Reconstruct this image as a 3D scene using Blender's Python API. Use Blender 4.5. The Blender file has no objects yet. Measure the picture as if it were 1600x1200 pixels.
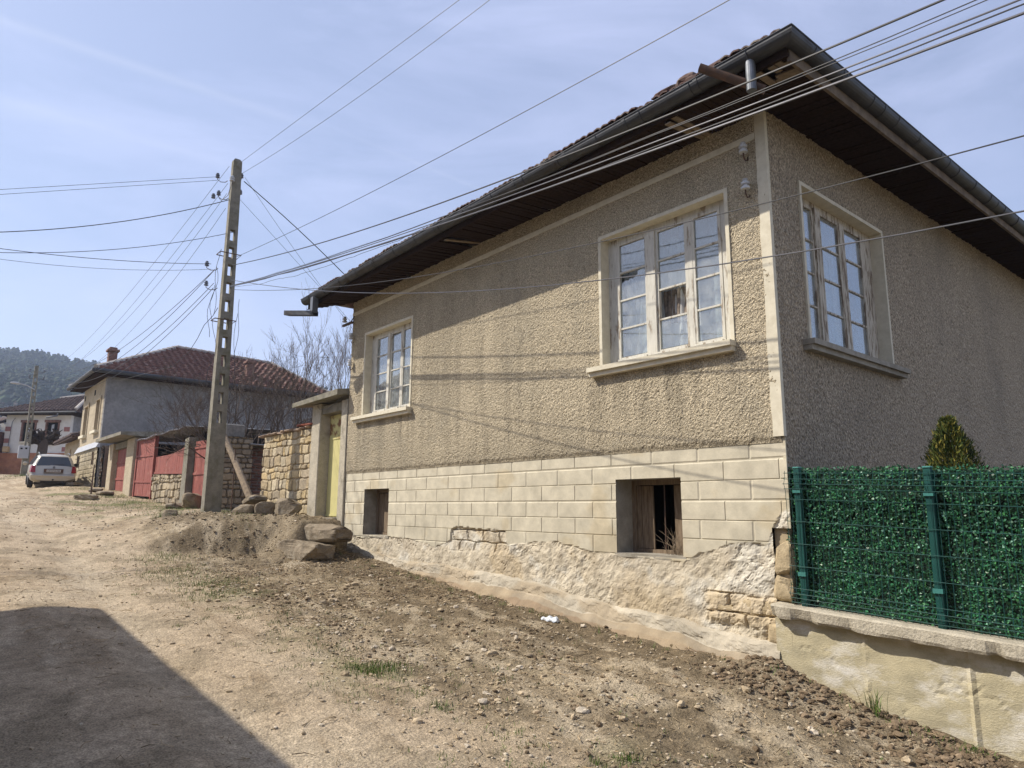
import bpy, bmesh, math, random
import numpy as np
from mathutils import Vector, Matrix
R = math.radians
scn = bpy.context.scene
COL = scn.collection
# ------------------------------------------------------------------ camera, sky, sun, exposure
FPX, PITCH, ROLL = 1085.0, R(10.24), R(0.35)
cd = bpy.data.cameras.new('camera'); cam = bpy.data.objects.new('camera', cd); COL.objects.link(cam)
cd.sensor_fit = 'HORIZONTAL'; cd.sensor_width = 36; cd.lens = FPX/1600*36
cd.clip_start = 0.05; cd.clip_end = 4000
EYE = Vector((0, 0, 1.6))
_F = Vector((0, math.cos(PITCH), math.sin(PITCH))); _R0 = Vector((1, 0, 0)); _U0 = _R0.cross(_F)
_Rr = _R0*math.cos(ROLL)+_U0*math.sin(ROLL); _Ur = _Rr.cross(_F)
cam.matrix_world = Matrix(((_Rr.x, _Ur.x, -_F.x, EYE.x), (_Rr.y, _Ur.y, -_F.y, EYE.y), (_Rr.z, _Ur.z, -_F.z, EYE.z), (0, 0, 0, 1)))
scn.camera = cam
TH = R(40.3)
A = Vector((-math.sin(TH), math.cos(TH), 0)); B = Vector((math.cos(TH), math.sin(TH), 0))
C0 = Vector((2.5311, 6.4821, 0))
SUN = (A*0.95 - B*1.0 + Vector((0, 0, 1.45))).normalized()
el = math.asin(SUN.z)
w = bpy.data.worlds.new('World'); scn.world = w; w.use_nodes = True
nt = w.node_tree; nt.nodes.clear()
N, L = nt.nodes, nt.links
sky = N.new('ShaderNodeTexSky'); sky.sky_type = 'NISHITA'; sky.sun_disc = False
sky.sun_elevation = el; sky.sun_rotation = math.atan2(SUN.x, SUN.y)
sky.altitude = 400; sky.air_density = 1.0; sky.dust_density = 1.6; sky.ozone_density = 1.6
tc = N.new('ShaderNodeTexCoord')
mp = N.new('ShaderNodeMapping'); mp.inputs['Rotation'].default_value = (0.2, 0.35, R(25)); mp.inputs['Scale'].default_value = (1.2, 3.6, 5.0)
L.new(tc.outputs['Generated'], mp.inputs['Vector'])
n1 = N.new('ShaderNodeTexNoise'); n1.inputs['Scale'].default_value = 1.3; n1.inputs['Detail'].default_value = 7; n1.inputs['Roughness'].default_value = 0.6; n1.inputs['Distortion'].default_value = 0.5
L.new(mp.outputs[0], n1.inputs['Vector'])
r1 = N.new('ShaderNodeMapRange'); r1.inputs[1].default_value = 0.40; r1.inputs[2].default_value = 0.78; r1.inputs[3].default_value = 0.30; r1.inputs[4].default_value = 0.66
L.new(n1.outputs['Fac'], r1.inputs[0])
mx = N.new('ShaderNodeMix'); mx.data_type = 'RGBA'
mx.inputs['B'].default_value = (5.9, 6.4, 8.9, 1)        # thin cirrus lit by the sun
L.new(r1.outputs[0], mx.inputs['Factor']); L.new(sky.outputs[0], mx.inputs['A'])
bg = N.new('ShaderNodeBackground'); bg.inputs['Strength'].default_value = 0.115
out = N.new('ShaderNodeOutputWorld')
last = mx.outputs['Result']
def contrail(p1, p2, width, amt, last):
    # an old condensation trail: a soft band on the great circle through two sky directions
    n = Vector(p1).cross(Vector(p2)).normalized(); mid = (Vector(p1)+Vector(p2)).normalized()
    half = Vector(p1).normalized().dot(mid)
    d = N.new('ShaderNodeVectorMath'); d.operation = 'DOT_PRODUCT'; d.inputs[1].default_value = n
    L.new(tc.outputs['Generated'], d.inputs[0])
    ab = N.new('ShaderNodeMath'); ab.operation = 'ABSOLUTE'; L.new(d.outputs['Value'], ab.inputs[0])
    mr = N.new('ShaderNodeMapRange'); mr.inputs[1].default_value = 0; mr.inputs[2].default_value = width; mr.inputs[3].default_value = amt; mr.inputs[4].default_value = 0
    L.new(ab.outputs[0], mr.inputs[0])
    d2 = N.new('ShaderNodeVectorMath'); d2.operation = 'DOT_PRODUCT'; d2.inputs[1].default_value = mid
    L.new(tc.outputs['Generated'], d2.inputs[0])
    m2 = N.new('ShaderNodeMapRange'); m2.inputs[1].default_value = half-0.02; m2.inputs[2].default_value = half+0.02
    L.new(d2.outputs['Value'], m2.inputs[0])
    mu = N.new('ShaderNodeMath'); mu.operation = 'MULTIPLY'; L.new(mr.outputs[0], mu.inputs[0]); L.new(m2.outputs[0], mu.inputs[1])
    m3 = N.new('ShaderNodeMix'); m3.data_type = 'RGBA'; m3.inputs['B'].default_value = (6.5, 6.8, 7.6, 1)
    L.new(mu.outputs[0], m3.inputs['Factor']); L.new(last, m3.inputs['A'])
    return m3.outputs['Result']
def skydir(x, y):
    return (_F*FPX+_Rr*(x-800)-_Ur*(y-600)).normalized()
last = contrail(skydir(-150, -20), skydir(420, 175), 0.008, 0.16, last)
last = contrail(skydir(-150, 110), skydir(300, 240), 0.008, 0.11, last)
last = contrail(skydir(640, 250), skydir(760, 300), 0.004, 0.12, last)
L.new(last, bg.inputs['Color']); L.new(bg.outputs[0], out.inputs['Surface'])
sd = bpy.data.lights.new('sun', 'SUN'); sun = bpy.data.objects.new('sun', sd); COL.objects.link(sun)
sd.energy = 5.0; sd.angle = R(0.53); sd.color = (1.0, 0.925, 0.81)
sun.rotation_euler = SUN.to_track_quat('Z', 'Y').to_euler()
sun.location = (0, 0, 60)
vs = scn.view_settings; vs.view_transform = 'Standard'; vs.look = 'None'; vs.gamma = 1; vs.use_curve_mapping = False; vs.exposure = 0.38
scn.cycles.max_bounces = 8; scn.cycles.transparent_max_bounces = 12

# ------------------------------------------------------------------ numpy noise
def _h(ix, iy, s):
    n = (ix.astype(np.int64)*374761393 + iy.astype(np.int64)*668265263 + s*1442695041) & 0xffffffff
    n = ((n ^ (n >> 13))*1274126177) & 0xffffffff
    return ((n ^ (n >> 16)) & 0xffffff)/16777215.0
def vn(x, y, s=0):
    ix = np.floor(x); iy = np.floor(y); fx = x-ix; fy = y-iy
    fx = fx*fx*(3-2*fx); fy = fy*fy*(3-2*fy)
    a = _h(ix, iy, s); b = _h(ix+1, iy, s); c = _h(ix, iy+1, s); d = _h(ix+1, iy+1, s)
    return (a*(1-fx)+b*fx)*(1-fy)+(c*(1-fx)+d*fx)*fy
def fbm(x, y, s=0, o=4, g=0.5):
    t = 0; am = 1; tot = 0
    for i in range(o):
        t = t+am*vn(x*2**i+17.3*i, y*2**i-9.1*i, s+i); tot += am; am *= g
    return t/tot
def ss(a, b, x):
    t = np.clip((x-a)/(b-a), 0, 1); return t*t*(3-2*t)
def lerp(a, b, t): return a+(b-a)*t

# ------------------------------------------------------------------ frames: u up the street along the facades, v away from the street into the plots
class Frame:
    def __init__(s, o, phi, flip): s.o = Vector(o); s.phi = phi; s.flip = flip; s.sx = -1 if flip else 1
    def W(s, u, v, z):
        x, y = s.sx*u, v; c, d = math.cos(s.phi), math.sin(s.phi)
        return Vector((s.o.x+c*x-d*y, s.o.y+d*x+c*y, s.o.z+z))
ST = Frame(C0, math.atan2(-math.cos(TH), math.sin(TH)), True)
WF = Frame((0, 0, 0), 0, False)

# ------------------------------------------------------------------ terrain
def interp(x, pts): return np.interp(x, [p[0] for p in pts], [p[1] for p in pts])
GB = [(-60, -2.6), (-10, -1.0), (-4, -.42), (-1.65, -.12), (-.9, -.02), (-.35, .06), (.14, .18), (1.94, .28), (3.5, .43), (5.3, .57), (7.6, .75), (8.5, .84), (8.8, 1.38), (9.5, 1.43), (13, 1.5), (19, 1.58), (26, 2.03), (30, 2.35), (37, 2.95), (45, 3.35), (60, 3.9), (120, 5.6), (260, 9)]
RD = [(-60, -3.4), (-10, -.75), (-3.3, -.22), (0, .02), (6, .46), (12, .95), (19, 1.47), (25, 1.92), (30, 2.14), (33.5, 2.30), (45, 3.25), (60, 3.9), (120, 5.6), (260, 9)]
V1 = [(-8, -3.0), (7.4, -2.9), (8.3, -1.35), (9.6, -1.35), (10.6, -3.6), (12.5, -4.3), (16, -4.0), (60, -3.2)]
V2 = [(-8, -.1), (7.4, -.1), (8.3, -.75), (9.8, -.65), (10.4, -1.0), (12.5, -1.5), (16, -.6), (60, -.6)]
def G(u, v, fine=False):
    u = np.asarray(u, float); v = np.asarray(v, float)
    # the stepped bank by the gate wanders a little
    uu = u+0.25*(vn(v*1.3, u*0.7, 5)-.5)
    g = interp(uu, GB); r = interp(u, RD)
    wgt = ss(interp(uu, V1), interp(uu, V2), v+0.25*(vn(u*1.1, v*1.1, 3)-.5)*ss(-.1, -.6, v))
    near = ss(7.5, 8.6, u)
    t = lerp(ss(0, 1, wgt)*.5+wgt*.5, wgt, near)
    z = lerp(r, g, t)
    z = z+ss(-.35, -.95, u)*ss(-1.6, -.3, v)*(v < 0.4)*0.0
    # heap of dug earth against the house corner and the low wall
    z = z+0.10*np.exp(-((u-.05)/.45)**2-((v+.28)/.3)**2)*1.4
    z = z+0.07*np.exp(-((u+.55)/.5)**2-((v+.35)/.25)**2)
    # wheel ruts on the road
    rut = np.exp(-((v+4.15+.15*np.sin(u*.4))/.28)**2)+np.exp(-((v+5.75+.15*np.sin(u*.35))/.3)**2)
    z = z-0.05*rut+0.02*np.exp(-((v+4.95)/.3)**2)
    # old machine tracks on the verge
    z = z-0.025*np.exp(-((v+1.75+.2*np.sin(u*.6))/.18)**2)*ss(8, 5, u)
    soil = ss(-3.3, -2.4, v)*ss(0.3, -.1, v)
    z = z+(0.05+.05*soil)*(fbm(u*1.1, v*1.1, 11, 3)-.5)*ss(60, 30, u)
    if fine is not False:
        hump = ss(13.0, 12, u)*ss(7.8, 8.8, u)*ss(-2.9, -1.2, v)
        z = z+(0.016+.06*soil*fine+.06*hump)*(fbm(u*7, v*7, 21, 5, .62)-.5)+.05*hump*(fbm(u*2.4, v*2.4, 23, 4)-.5)
        lum = vn(u*9, v*9, 31)*vn(u*4, v*4, 33)
        z = z+0.05*soil*fine*np.clip(lum-.35, 0, 1)
    yard = ss(.12, .3, v)*ss(.1, -.2, u)
    z = z*(1-yard)+(.62+0.0*u)*yard
    return z
def gz(u, v): return float(G(np.array([u]), np.array([v]))[0])

# ------------------------------------------------------------------ materials
MATS = {}
def mat(name, c1, c2=None, scale=6, rough=.85, bump=0.0, bscale=40, metal=0.0, c3=None, s3=1.2, w3=(.55, .7), vcol=False, stretch=None, detail=6, spec=.3, bdist=.01, vor=0, fine=None):
    if name in MATS: return MATS[name]
    m = bpy.data.materials.new(name); m.use_nodes = True; MATS[name] = m
    n, l = m.node_tree.nodes, m.node_tree.links
    p = n['Principled BSDF']; p.inputs['Roughness'].default_value = rough; p.inputs['Metallic'].default_value = metal
    p.inputs['Specular IOR Level'].default_value = spec
    t = n.new('ShaderNodeTexCoord'); co = t.outputs['Object']
    if stretch:
        k = n.new('ShaderNodeMapping'); k.inputs['Scale'].default_value = stretch; l.new(co, k.inputs['Vector']); co = k.outputs[0]
    def noise(sc, det=6, ro=.6):
        q = n.new('ShaderNodeTexNoise'); q.inputs['Scale'].default_value = sc; q.inputs['Detail'].default_value = det; q.inputs['Roughness'].default_value = ro
        l.new(co, q.inputs['Vector']); return q.outputs['Fac']
    def mapr(src, a, b, c=0, d=1):
        q = n.new('ShaderNodeMapRange'); q.inputs[1].default_value = a; q.inputs[2].default_value = b; q.inputs[3].default_value = c; q.inputs[4].default_value = d
        l.new(src, q.inputs[0]); return q.outputs[0]
    def mix(f, a, b, mode='MIX'):
        q = n.new('ShaderNodeMix'); q.data_type = 'RGBA'; q.blend_type = mode
        if isinstance(f, float): q.inputs['Factor'].default_value = f
        else: l.new(f, q.inputs['Factor'])
        for s, x in (('A', a), ('B', b)):
            if isinstance(x, tuple): q.inputs[s].default_value = (*x[:3], 1)
            else: l.new(x, q.inputs[s])
        return q.outputs['Result']
    if vcol:
        at = n.new('ShaderNodeAttribute'); at.attribute_name = 'Col'; base = at.outputs['Color']
        lo = 1-(c2 if isinstance(c2, float) else .25)
        f = mapr(noise(scale, detail), .3, .7)
        base = mix(1.0, base, mix(f, (lo, lo, lo), (1.12, 1.12, 1.12)), 'MULTIPLY')
    else:
        f = mapr(noise(scale, detail), .35, .65); base = mix(f, c1, c2 or c1)
    if c3: base = mix(mapr(noise(s3, 5, .65), *w3), base, c3)
    if fine:
        base = mix(1.0, base, mix(mapr(noise(fine[0], 3, .7), .35, .65), (1-fine[1],)*3, (1+fine[1]*.6,)*3), 'MULTIPLY')
    l.new(base, p.inputs['Base Color'])
    if bump:
        b = n.new('ShaderNodeBump'); b.inputs['Strength'].default_value = bump; b.inputs['Distance'].default_value = bdist
        src = noise(bscale, 6, .65)
        if vor:
            q = n.new('ShaderNodeTexVoronoi'); q.inputs['Scale'].default_value = vor; l.new(co, q.inputs['Vector'])
            z = n.new('ShaderNodeMath'); z.operation = 'SUBTRACT'; l.new(src, z.inputs[0]); l.new(q.outputs['Distance'], z.inputs[1]); src = z.outputs[0]
        l.new(src, b.inputs['Height']); l.new(b.outputs[0], p.inputs['Normal'])
    return m
def glass_mat():
    m = bpy.data.materials.new('window_glass'); m.use_nodes = True; MATS['glass'] = m
    n, l = m.node_tree.nodes, m.node_tree.links; n.clear()
    o = n.new('ShaderNodeOutputMaterial'); tr = n.new('ShaderNodeBsdfTransparent'); tr.inputs[0].default_value = (.86, .9, .9, 1)
    gl = n.new('ShaderNodeBsdfGlossy'); gl.inputs['Roughness'].default_value = .03; gl.inputs['Color'].default_value = (.95, .97, 1, 1)
    df = n.new('ShaderNodeBsdfDiffuse'); df.inputs[0].default_value = (.8, .82, .82, 1)
    lw = n.new('ShaderNodeLayerWeight'); lw.inputs['Blend'].default_value = .5; pw = n.new('ShaderNodeMath'); pw.operation = 'POWER'; pw.inputs[1].default_value = 3.2; l.new(lw.outputs['Facing'], pw.inputs[0]); fr = n.new('ShaderNodeMapRange'); fr.inputs[3].default_value = .12; fr.inputs[4].default_value = .9; l.new(pw.outputs[0], fr.inputs[0])
    tc_ = n.new('ShaderNodeTexCoord'); nz = n.new('ShaderNodeTexNoise'); nz.inputs['Scale'].default_value = 3.5; l.new(tc_.outputs['Object'], nz.inputs['Vector'])
    b = n.new('ShaderNodeBump'); b.inputs['Strength'].default_value = .04; b.inputs['Distance'].default_value = .02; l.new(nz.outputs['Fac'], b.inputs['Height']); l.new(b.outputs[0], gl.inputs['Normal'])
    m1 = n.new('ShaderNodeMixShader'); l.new(fr.outputs[0], m1.inputs[0]); l.new(tr.outputs[0], m1.inputs[1]); l.new(gl.outputs[0], m1.inputs[2])
    m2 = n.new('ShaderNodeMixShader')                      # a film of dust on the old panes
    n2 = n.new('ShaderNodeTexNoise'); n2.inputs['Scale'].default_value = 9; n2.inputs['Detail'].default_value = 8; l.new(tc_.outputs['Object'], n2.inputs['Vector'])
    r = n.new('ShaderNodeMapRange'); r.inputs[1].default_value = .35; r.inputs[2].default_value = .8; r.inputs[3].default_value = .06; r.inputs[4].default_value = .20; l.new(n2.outputs['Fac'], r.inputs[0])
    l.new(r.outputs[0], m2.inputs[0]); l.new(m1.outputs[0], m2.inputs[1]); l.new(df.outputs[0], m2.inputs[2]); l.new(m2.outputs[0], o.inputs['Surface'])
    return m
def sheer_mat():
    m = bpy.data.materials.new('net_curtain'); m.use_nodes = True
    n, l = m.node_tree.nodes, m.node_tree.links; n.clear()
    o = n.new('ShaderNodeOutputMaterial'); tr = n.new('ShaderNodeBsdfTransparent'); df = n.new('ShaderNodeBsdfDiffuse'); df.inputs[0].default_value = (.9, .9, .88, 1)
    tl = n.new('ShaderNodeBsdfTranslucent'); tl.inputs[0].default_value = (.7, .7, .66, 1)
    a = n.new('ShaderNodeAddShader'); mm = n.new('ShaderNodeMixShader'); mm.inputs[0].default_value = .35; l.new(df.outputs[0], mm.inputs[1]); l.new(tl.outputs[0], mm.inputs[2])
    m2 = n.new('ShaderNodeMixShader'); m2.inputs[0].default_value = .85; l.new(tr.outputs[0], m2.inputs[1]); l.new(mm.outputs[0], m2.inputs[2]); l.new(m2.outputs[0], o.inputs['Surface'])
    return m
M = {}
M['stucco'] = mat('pebbledash_stucco', (.5, .5, .5), .42, 46, .93, .9, 95, vcol=True, c3=(.37, .325, .24), s3=1.0, w3=(.52, .74), bdist=.012, vor=80, fine=(85, .6))
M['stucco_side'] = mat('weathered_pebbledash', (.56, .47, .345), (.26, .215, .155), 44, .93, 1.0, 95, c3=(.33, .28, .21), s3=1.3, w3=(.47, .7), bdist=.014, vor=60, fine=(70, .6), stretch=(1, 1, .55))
M['plinth'] = mat('plinth_render', (.5, .45, .33), .22, 5, .9, .5, 120, vcol=True, bdist=.004, fine=(190, .12))
M['concrete'] = mat('concrete', (.36, .33, .27), (.27, .245, .20), 8, .92, .6, 60, c3=(.20, .18, .14), s3=2.3, w3=(.5, .68), bdist=.006, fine=(120, .15))
M['oldconc'] = mat('lichened_concrete', (.27, .25, .20), (.19, .175, .14), 7, .93, .7, 50, c3=(.15, .14, .09), s3=3, w3=(.48, .66), bdist=.008, fine=(90, .2))
M['wallconc'] = mat('stained_wall_concrete', (.50, .44, .29), (.36, .32, .215), 4.2, .95, .9, 45, c3=(.64, .61, .54), s3=2.3, w3=(.50, .68), bdist=.006, fine=(110, .12), stretch=(1, 1, 1.8))
M['coping'] = mat('rough_coping_concrete', (.50, .45, .35), (.40, .36, .28), 7, .95, 1.0, 45, c3=(.30, .265, .20), s3=4, w3=(.55, .7), bdist=.012, fine=(90, .2))
M['trim'] = mat('cream_trim_paint', (.66, .61, .48), (.56, .51, .39), 12, .8, .25, 50, c3=(.50, .45, .34), s3=5, w3=(.62, .8), bdist=.004)
M['peel'] = mat('peeling_window_paint', (.62, .60, .53), (.50, .48, .42), 14, .75, .5, 40, c3=(.30, .25, .19), s3=7, w3=(.57, .63), bdist=.004, stretch=(2.5, 2.5, .5), fine=(160, .12))
M['peelside'] = mat('badly_peeling_window_paint', (.58, .54, .45), (.42, .37, .29), 16, .8, .5, 40, c3=(.20, .155, .11), s3=9, w3=(.50, .57), bdist=.005, stretch=(3, 3, .4), fine=(160, .15))
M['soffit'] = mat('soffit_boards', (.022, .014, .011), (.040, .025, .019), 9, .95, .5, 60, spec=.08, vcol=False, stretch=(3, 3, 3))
M['rawwood'] = mat('weathered_wood', (.26, .20, .135), (.15, .115, .08), 10, .88, .6, 50, stretch=(1, 1, 1))
M['fascia'] = mat('fascia_board', (.20, .155, .11), (.11, .085, .06), 7, .88, .6, 50)
M['gutter'] = mat('zinc_gutter', (.040, .042, .046), (.065, .067, .072), 5, .5, .15, 30, metal=.3, c3=(.035, .028, .024), s3=3, w3=(.55, .7), spec=.5)
M['tin'] = mat('galvanised_pipe', (.20, .21, .23), (.13, .14, .15), 9, .45, .1, 30, metal=.5)
M['rusty'] = mat('rusty_steel', (.13, .075, .05), (.07, .05, .04), 14, .8, .4, 60)
M['tile'] = mat('clay_tiles', (.125, .07, .056), (.075, .052, .046), 7, .92, .7, 40, c3=(.22, .19, .15), s3=5, w3=(.5, .65), bdist=.01)
M['glass'] = glass_mat(); M['net'] = sheer_mat()
M['drape'] = mat('patterned_drape', (.14, .11, .09), (.30, .25, .20), 22, .9)
M['room'] = mat('dim_room_plaster', (.16, .14, .12), (.12, .105, .09), 3, .95)
M['wood_old'] = mat('old_shutter_wood', (.24, .18, .12), (.14, .10, .065), 9, .9, .7, 45, stretch=(6, 6, .8), bdist=.006)
M['sandstone'] = mat('sandstone_masonry', (.5, .4, .25), .3, 14, .95, .9, 60, vcol=True, bdist=.012, fine=(80, .2))
M['yellowdoor'] = mat('yellow_door_paint', (.56, .51, .23), (.50, .46, .21), 6, .6, .15, 30, c3=None)
M['red'] = mat('faded_red_paint', (.29, .09, .07), (.23, .075, .06), 5, .7, .2, 30, c3=(.34, .16, .125), s3=3, w3=(.55, .7))
M['green'] = mat('green_powder_coat', (.006, .055, .048), (.010, .07, .06), 6, .4, .05, 30, spec=.5)
M['greenclip'] = mat('light_green_clip', (.05, .20, .18), (.04, .16, .14), 6, .4, spec=.5)
M['leafgreen'] = mat('plastic_leaves', (.02, .09, .03), .4, 60, .45, vcol=True, spec=.5)
M['ground'] = mat('dry_earth', (.4, .3, .2), .30, 14, .97, 1.0, 30, vcol=True, bdist=.03, fine=(70, .45), detail=9, spec=.1)
M['stone'] = mat('loose_stone', (.4, .33, .24), .3, 18, .95, .8, 50, vcol=True, bdist=.01, spec=.15)
M['slab'] = mat('rough_stone_slab', (.27, .22, .155), (.18, .145, .10), 6, .95, 1.0, 26, c3=(.34, .30, .23), s3=4, w3=(.55, .7), bdist=.02, fine=(70, .2))
M['grass'] = mat('grass_blades', (.10, .17, .035), .35, 20, .7, vcol=True)
M['bark'] = mat('tree_bark', (.115, .09, .075), (.07, .055, .045), 20, .95, .6, 60)
M['twig'] = mat('pale_bark', (.16, .125, .10), (.10, .08, .065), 20, .95, .6, 60)
M['wire'] = mat('wire_black', (.028, .028, .032), (.035, .035, .04), 5, .5, spec=.4)
M['alu'] = mat('bare_wire', (.10, .10, .11), (.13, .13, .14), 5, .4, metal=.5)
M['porcelain'] = mat('porcelain', (.58, .59, .60), (.42, .43, .44), 12, .3, spec=.6)
M['dkins'] = mat('dark_glazed_insulator', (.09, .10, .13), (.14, .15, .18), 12, .3, spec=.6)
M['white'] = mat('whitewash', (.68, .66, .62), (.60, .58, .54), 3, .9, .3, 40)
M['orange'] = mat('orange_clay_render', (.42, .19, .10), (.30, .13, .075), 2.5, .95, .7, 12, bdist=.03)
M['grey'] = mat('grey_render', (.29, .285, .28), (.21, .205, .205), 1.6, .95, .6, 14, bdist=.03, fine=(9, .15))
M['beige'] = mat('beige_roughcast', (.46, .39, .28), (.38, .32, .225), 2.5, .95, .6, 18, bdist=.03, fine=(14, .15))
M['oldtile'] = mat('old_roof_tiles', (.105, .07, .062), (.07, .05, .048), 2.5, .95, .8, 8, bdist=.05, fine=(9, .5))
M['ridge'] = mat('mortar_ridge', (.42, .38, .34), (.32, .29, .26), 4, .95, .5, 20)
M['redtile'] = mat('red_marseille_tiles', (.19, .095, .073), (.12, .07, .058), 5, .9, c3=(.36, .27, .22), s3=3, w3=(.60, .75), fine=(12, .3))
M['brick'] = mat('chimney_brick', (.27, .15, .12), (.17, .105, .085), 7, .95, .8, 22, bdist=.02, fine=(9, .3))
M['dark'] = mat('dark_interior', (.012, .011, .010), (.02, .018, .015), 5, .95)
M['carpaint'] = mat('champagne_car_paint', (.46, .43, .37), (.41, .38, .32), 3, .32, metal=.45, spec=.5, c3=(.36, .29, .20), s3=2.2, w3=(.55, .75))
M['rubber'] = mat('tyre_rubber', (.03, .03, .03), (.06, .05, .04), 9, .9)
M['carglass'] = mat('tinted_car_glass', (.035, .045, .055), (.05, .055, .06), 4, .12, spec=.7)
M['taillight'] = mat('tail_light_red', (.28, .012, .02), (.22, .01, .015), 9, .25, spec=.6)
M['plate'] = mat('number_plate_white', (.45, .44, .42), (.40, .39, .37), 9, .5)
M['boxgrey'] = mat('meter_box_grey', (.42, .43, .45), (.38, .39, .41), 4, .5)
M['signwhite'] = mat('enamel_plate', (.62, .66, .72), (.55, .6, .66), 9, .4)
M['ink'] = mat('black_lettering', (.02, .02, .03), (.02, .02, .03), 9, .6)
M['hill'] = mat('scrub_hillside', (.13, .11, .07), (.09, .075, .05), .05, 1.0, c3=(.17, .14, .10), s3=.02, w3=(.5, .6))
M['pine'] = mat('pine_forest', (.035, .055, .03), .45, .15, .95, vcol=True)
M['thuja'] = mat('thuja_sprays', (.1, .12, .03), .3, 30, .8, vcol=True)
M['corr'] = mat('corrugated_sheet', (.42, .43, .44), (.28, .26, .24), 3, .5, metal=.4, c3=(.2, .12, .08), s3=2, w3=(.6, .7))

def set_kind(o, kind): o['kind'] = kind
# ------------------------------------------------------------------ mesh builder
class MB:
    def __init__(s, fr=ST, swap=False): s.fr = fr; s.swap = swap; s.V = []; s.Fc = []; s.C = []; s.n = 0; s.hascol = False
    def add(s, verts, faces, col=None):
        verts = np.asarray(verts, float).reshape(-1, 3)
        s.V.append(verts); s.Fc.extend([tuple(int(i)+s.n for i in f) for f in faces])
        if col is None: c = np.ones((len(verts), 3))*.5
        else:
            s.hascol = True; c = np.asarray(col, float)
            if c.ndim == 1: c = np.tile(c, (len(verts), 1))
        s.C.append(c); s.n += len(verts); return s
    def hexa(s, p, col=None):
        return s.add(p, [(0, 1, 2, 3), (7, 6, 5, 4), (0, 4, 5, 1), (1, 5, 6, 2), (2, 6, 7, 3), (3, 7, 4, 0)], col)
    def box(s, u0, u1, v0, v1, z0, z1, col=None):
        return s.hexa([(u0, v0, z0), (u0, v1, z0), (u1, v1, z0), (u1, v0, z0), (u0, v0, z1), (u0, v1, z1), (u1, v1, z1), (u1, v0, z1)], col)
    def rbox(s, u0, u1, v0, v1, z0, z1, r=.01, col=None):
        # box with its vertical and horizontal edges bevelled
        vs = []; 
        for z, q in ((z0, r), (z0+r, 0), (z1-r, 0), (z1, r)):
            for (a, b) in ((u0+r+q*0, v0+q), (u1-r, v0+q), (u1-q, v0+r), (u1-q, v1-r), (u1-r, v1-q), (u0+r, v1-q), (u0+q, v1-r), (u0+q, v0+r)):
                vs.append((a, b, z))
        f = []
        for k in range(3):
            for i in range(8):
                j = (i+1) % 8; f.append((k*8+i, k*8+j, k*8+8+j, k*8+8+i))
        f.append(tuple(range(7, -1, -1))); f.append(tuple(range(24, 32)))
        return s.add(vs, f, col)
    def tube(s, pts, r, n=6, cap=True, col=None):
        pts = [Vector(p) for p in pts]; rs = r if hasattr(r, '__len__') else [r]*len(pts)
        vs = []; up = Vector((0, 0, 1)); prev = None
        for i, p in enumerate(pts):
            t = (pts[min(i+1, len(pts)-1)]-pts[max(i-1, 0)])
            if t.length < 1e-9: t = Vector((0, 0, 1))
            t.normalize()
            if prev is None:
                a = t.cross(up) if abs(t.z) < .95 else t.cross(Vector((1, 0, 0)))
            else: a = prev-t*prev.dot(t)
            if a.length < 1e-6: a = t.cross(Vector((0.3, 1, 0.1)))
            a.normalize(); b = t.cross(a); prev = a
            for k in range(n):
                g = 2*math.pi*k/n; vs.append(p+(a*math.cos(g)+b*math.sin(g))*rs[i])
        f = []
        for i in range(len(pts)-1):
            for k in range(n):
                j = (k+1) % n; f.append((i*n+k, i*n+j, (i+1)*n+j, (i+1)*n+k))
        if cap: f.append(tuple(range(n-1, -1, -1))); f.append(tuple(range((len(pts)-1)*n, len(pts)*n)))
        return s.add([tuple(v) for v in vs], f, col)
    def grid(s, P, mask=None, col=None):
        n, m = P.shape[:2]; idx = np.arange(n*m).reshape(n, m)
        q = np.stack([idx[:-1, :-1], idx[1:, :-1], idx[1:, 1:], idx[:-1, 1:]], -1)
        q = q[mask] if mask is not None else q.reshape(-1, 4)
        s.V.append(P.reshape(-1, 3)); s.Fc.extend((q+s.n).tolist())
        if col is None: s.C.append(np.ones((n*m, 3))*.5)
        else: s.hascol = True; s.C.append(np.broadcast_to(col, (n, m, 3)).reshape(-1, 3))
        s.n += n*m; return s
    def lathe(s, c, prof, n=12, axis='z', col=None):
        vs = []
        for (r, h) in prof:
            for k in range(n):
                g = 2*math.pi*k/n; x, y = r*math.cos(g), r*math.sin(g)
                vs.append((c[0]+x, c[1]+y, c[2]+h) if axis == 'z' else ((c[0]+x, c[1]+h, c[2]+y) if axis == 'v' else (c[0]+h, c[1]+x, c[2]+y)))
        f = []
        for i in range(len(prof)-1):
            for k in range(n):
                j = (k+1) % n; f.append((i*n+k, i*n+j, (i+1)*n+j, (i+1)*n+k))
        f.append(tuple(range(n-1, -1, -1))); f.append(tuple(range((len(prof)-1)*n, len(prof)*n)))
        return s.add(vs, f, col)
    def prism(s, pts, v0, v1, plane='uz', col=None):
        n = len(pts); mk = {'uz': lambda p, w_: (p[0], w_, p[1]), 'uv': lambda p, w_: (p[0], p[1], w_), 'vz': lambda p, w_: (w_, p[0], p[1])}[plane]
        vs = [mk(p, v0) for p in pts]+[mk(p, v1) for p in pts]
        f = [tuple(range(n)), tuple(range(2*n-1, n-1, -1))]+[(i, (i+1) % n, n+(i+1) % n, n+i) for i in range(n)]
        return s.add(vs, f, col)
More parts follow.
